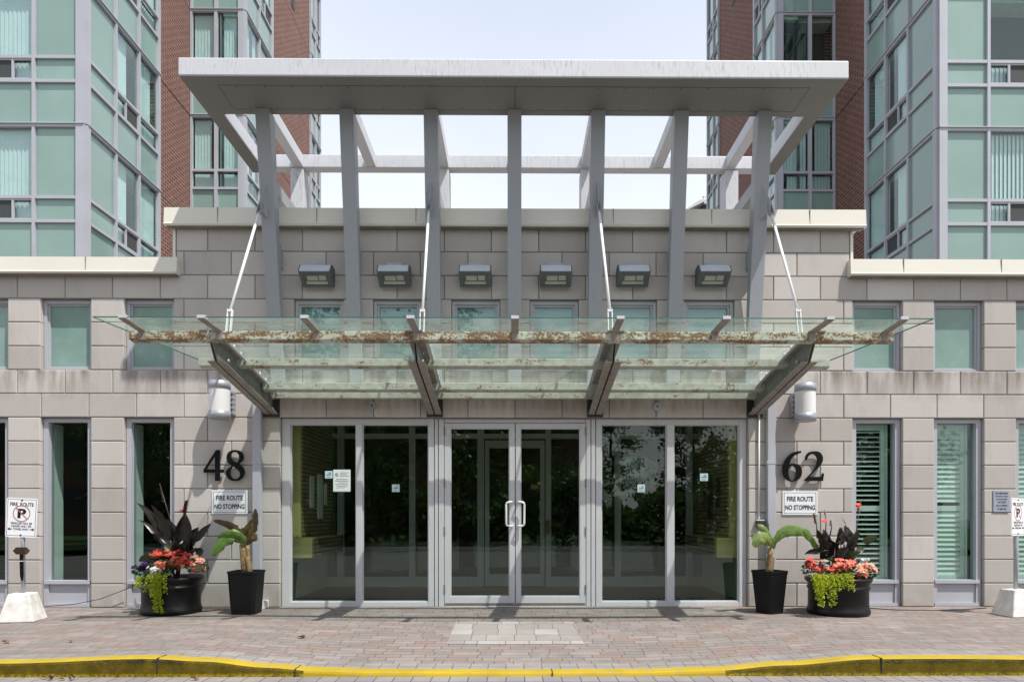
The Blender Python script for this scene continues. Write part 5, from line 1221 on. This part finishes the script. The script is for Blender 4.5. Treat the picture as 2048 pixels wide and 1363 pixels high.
# distant roof seen between the right tower and the parapet
yd_ = 34; x0, zr = at(1400, 399, yd_); x1 = x0+6
t_ = thing('distant_building', 'small dark rooftop of a far building just left of the right tower', 'building', (x0+3, yd_, 0))
b = MB(); b.box(x0+.2, x1, yd_+.2, yd_+6, -.2, zr-.25); b.build('wall', M['darkgap'], t_)
b = MB(); b.prism([(x0-.9, zr-.62), (x0-.75, zr-.62), (x0+.25, zr-.12), (x0+.25, zr), (x0, zr)], yd_, yd_+6, 'y'); b.box(x0+.26, x1, yd_, yd_+6, zr-.24, zr); ro = b.build('roof', M['alu'], t_)
xp = ax(1408, yd_+1); b = MB(); b.tube([(xp, yd_+1, zr), (xp, yd_+1, zr+.7)], .05, 8); b.tube([(xp-.1, yd_+1, zr+.62), (xp+.22, yd_+1, zr+.62)], .06, 8); b.build('vent_pipe', M['alu'], ro)

# ================================================================== ACROSS THE DRIVE (seen only in the glass)
def make_tree(seed, h, r):
    rnd = random.Random(seed); root = bpy.data.objects.new('broadleaf_tree', None); C.objects.link(root)
    b = MB(); b.tube([(0, 0, -.2), (.05, 0, h*.25), (-.05, .05, h*.5), (.0, 0, h*.85)], [.22, .17, .12, .04], 9); cs = []
    for k in range(11):
        a = rnd.uniform(0, 6.28); z = h*rnd.uniform(.25, .8); rr = r*rnd.uniform(.4, .85)*(1.1-z/h*.5); e = Vector((math.cos(a)*rr, math.sin(a)*rr, z+h*.1)); b.tube([(0, 0, z-.3), e*.5+Vector((0, 0, z*.5)), e], [.07, .045, .02], 6); cs.append(e)
    b.build('trunk', M['bark'], root); c = MB(); c.keep = True
    for k in range(30): cs.append(Vector((rnd.gauss(0, r*.42), rnd.gauss(0, r*.42), h*rnd.uniform(.22, .97))))
    for e in cs:
        q_ = rnd.uniform(.5, 1.05)
        for i in range(150):
            v = Vector((rnd.gauss(0, 1), rnd.gauss(0, 1), rnd.gauss(0, .7)))*q_*.52; p_ = e+v
            d = Vector((rnd.uniform(-1, 1), rnd.uniform(-1, 1), rnd.uniform(-1, .6))); smallleaf(c, p_, d, rnd.uniform(.14, .26), rnd)
    c.build('crown', M['treeleaf'], root); return root
protos = [make_tree(1, 9.5, 3.0), make_tree(2, 11.5, 3.4)]
spots = [(-16, -21), (-11.5, -19.5), (-7.5, -22), (-3.5, -20), (0.8, -21.5), (4.6, -24), (8.3, -23), (12.5, -19.5), (17, -21), (-20, -25), (-1.5, -26), (-9, -27)]
for i, (x, y) in enumerate(spots):
    if i < 2: r_ = protos[i]
    else:
        pr = protos[i % 2]; r_ = pr.copy(); C.objects.link(r_)
        for ch in list(pr.children): c_ = ch.copy(); C.objects.link(c_); c_.parent = r_
    r_.location = (x, y, -.1); r_.rotation_euler = (0, 0, i*1.7); s_ = (.8, .9, 1.0, .85, .78, .62, .7, 1.0, .95, 1.1, 1.05, 1.1)[i]; r_.scale = (s_, s_, s_)
    tag(r_, 'leafy green tree across the driveway, seen only as a reflection in the entrance glass', 'tree', 'trees across the driveway')
b = MB(); b.box(-14, 14, -16.25, -16.0, -.3, .0); o = b.build('far_kerb', M['concrete']); o['kind'] = 'structure'
t_ = thing('hedge', 'clipped dark hedge across the driveway, seen only reflected in the glass', 'hedge', (0, -17.6, -.1)); b = MB(); b.keep = True; rnd = random.Random(77)
for k in range(22000):
    x = rnd.uniform(-16, 16); top = 2.3+.7*math.sin(x*.9)+.5*math.sin(x*2.3+1); smallleaf(b, (x, -17.8+rnd.gauss(0, .5), top*rnd.random()**.7), (rnd.uniform(-1, 1), rnd.uniform(-1, 1), rnd.uniform(-.5, 1)), .24, rnd)
b.build('foliage', M['treeleaf'], t_)

t_ = thing('opposite_building', 'low brown brick building beyond the trees across the driveway, seen only reflected in the glass', 'building', (-10, -36, 0))
b = MB(); b.box(-42, 5.2, -44, -36, -.3, 8.5); wl = b.build('wall', M['brick'], t_); b = MB(); b.box(-42.3, 5.5, -44.3, -35.7, 8.51, 8.9); b.build('roof', M['mortar'], t_)
for k in range(9):
    for zz in (1.2, 4.8): box('window', M['darkgap'], t_, -40+k*5, -38+k*5, -35.99, -35.9, zz, zz+1.8)
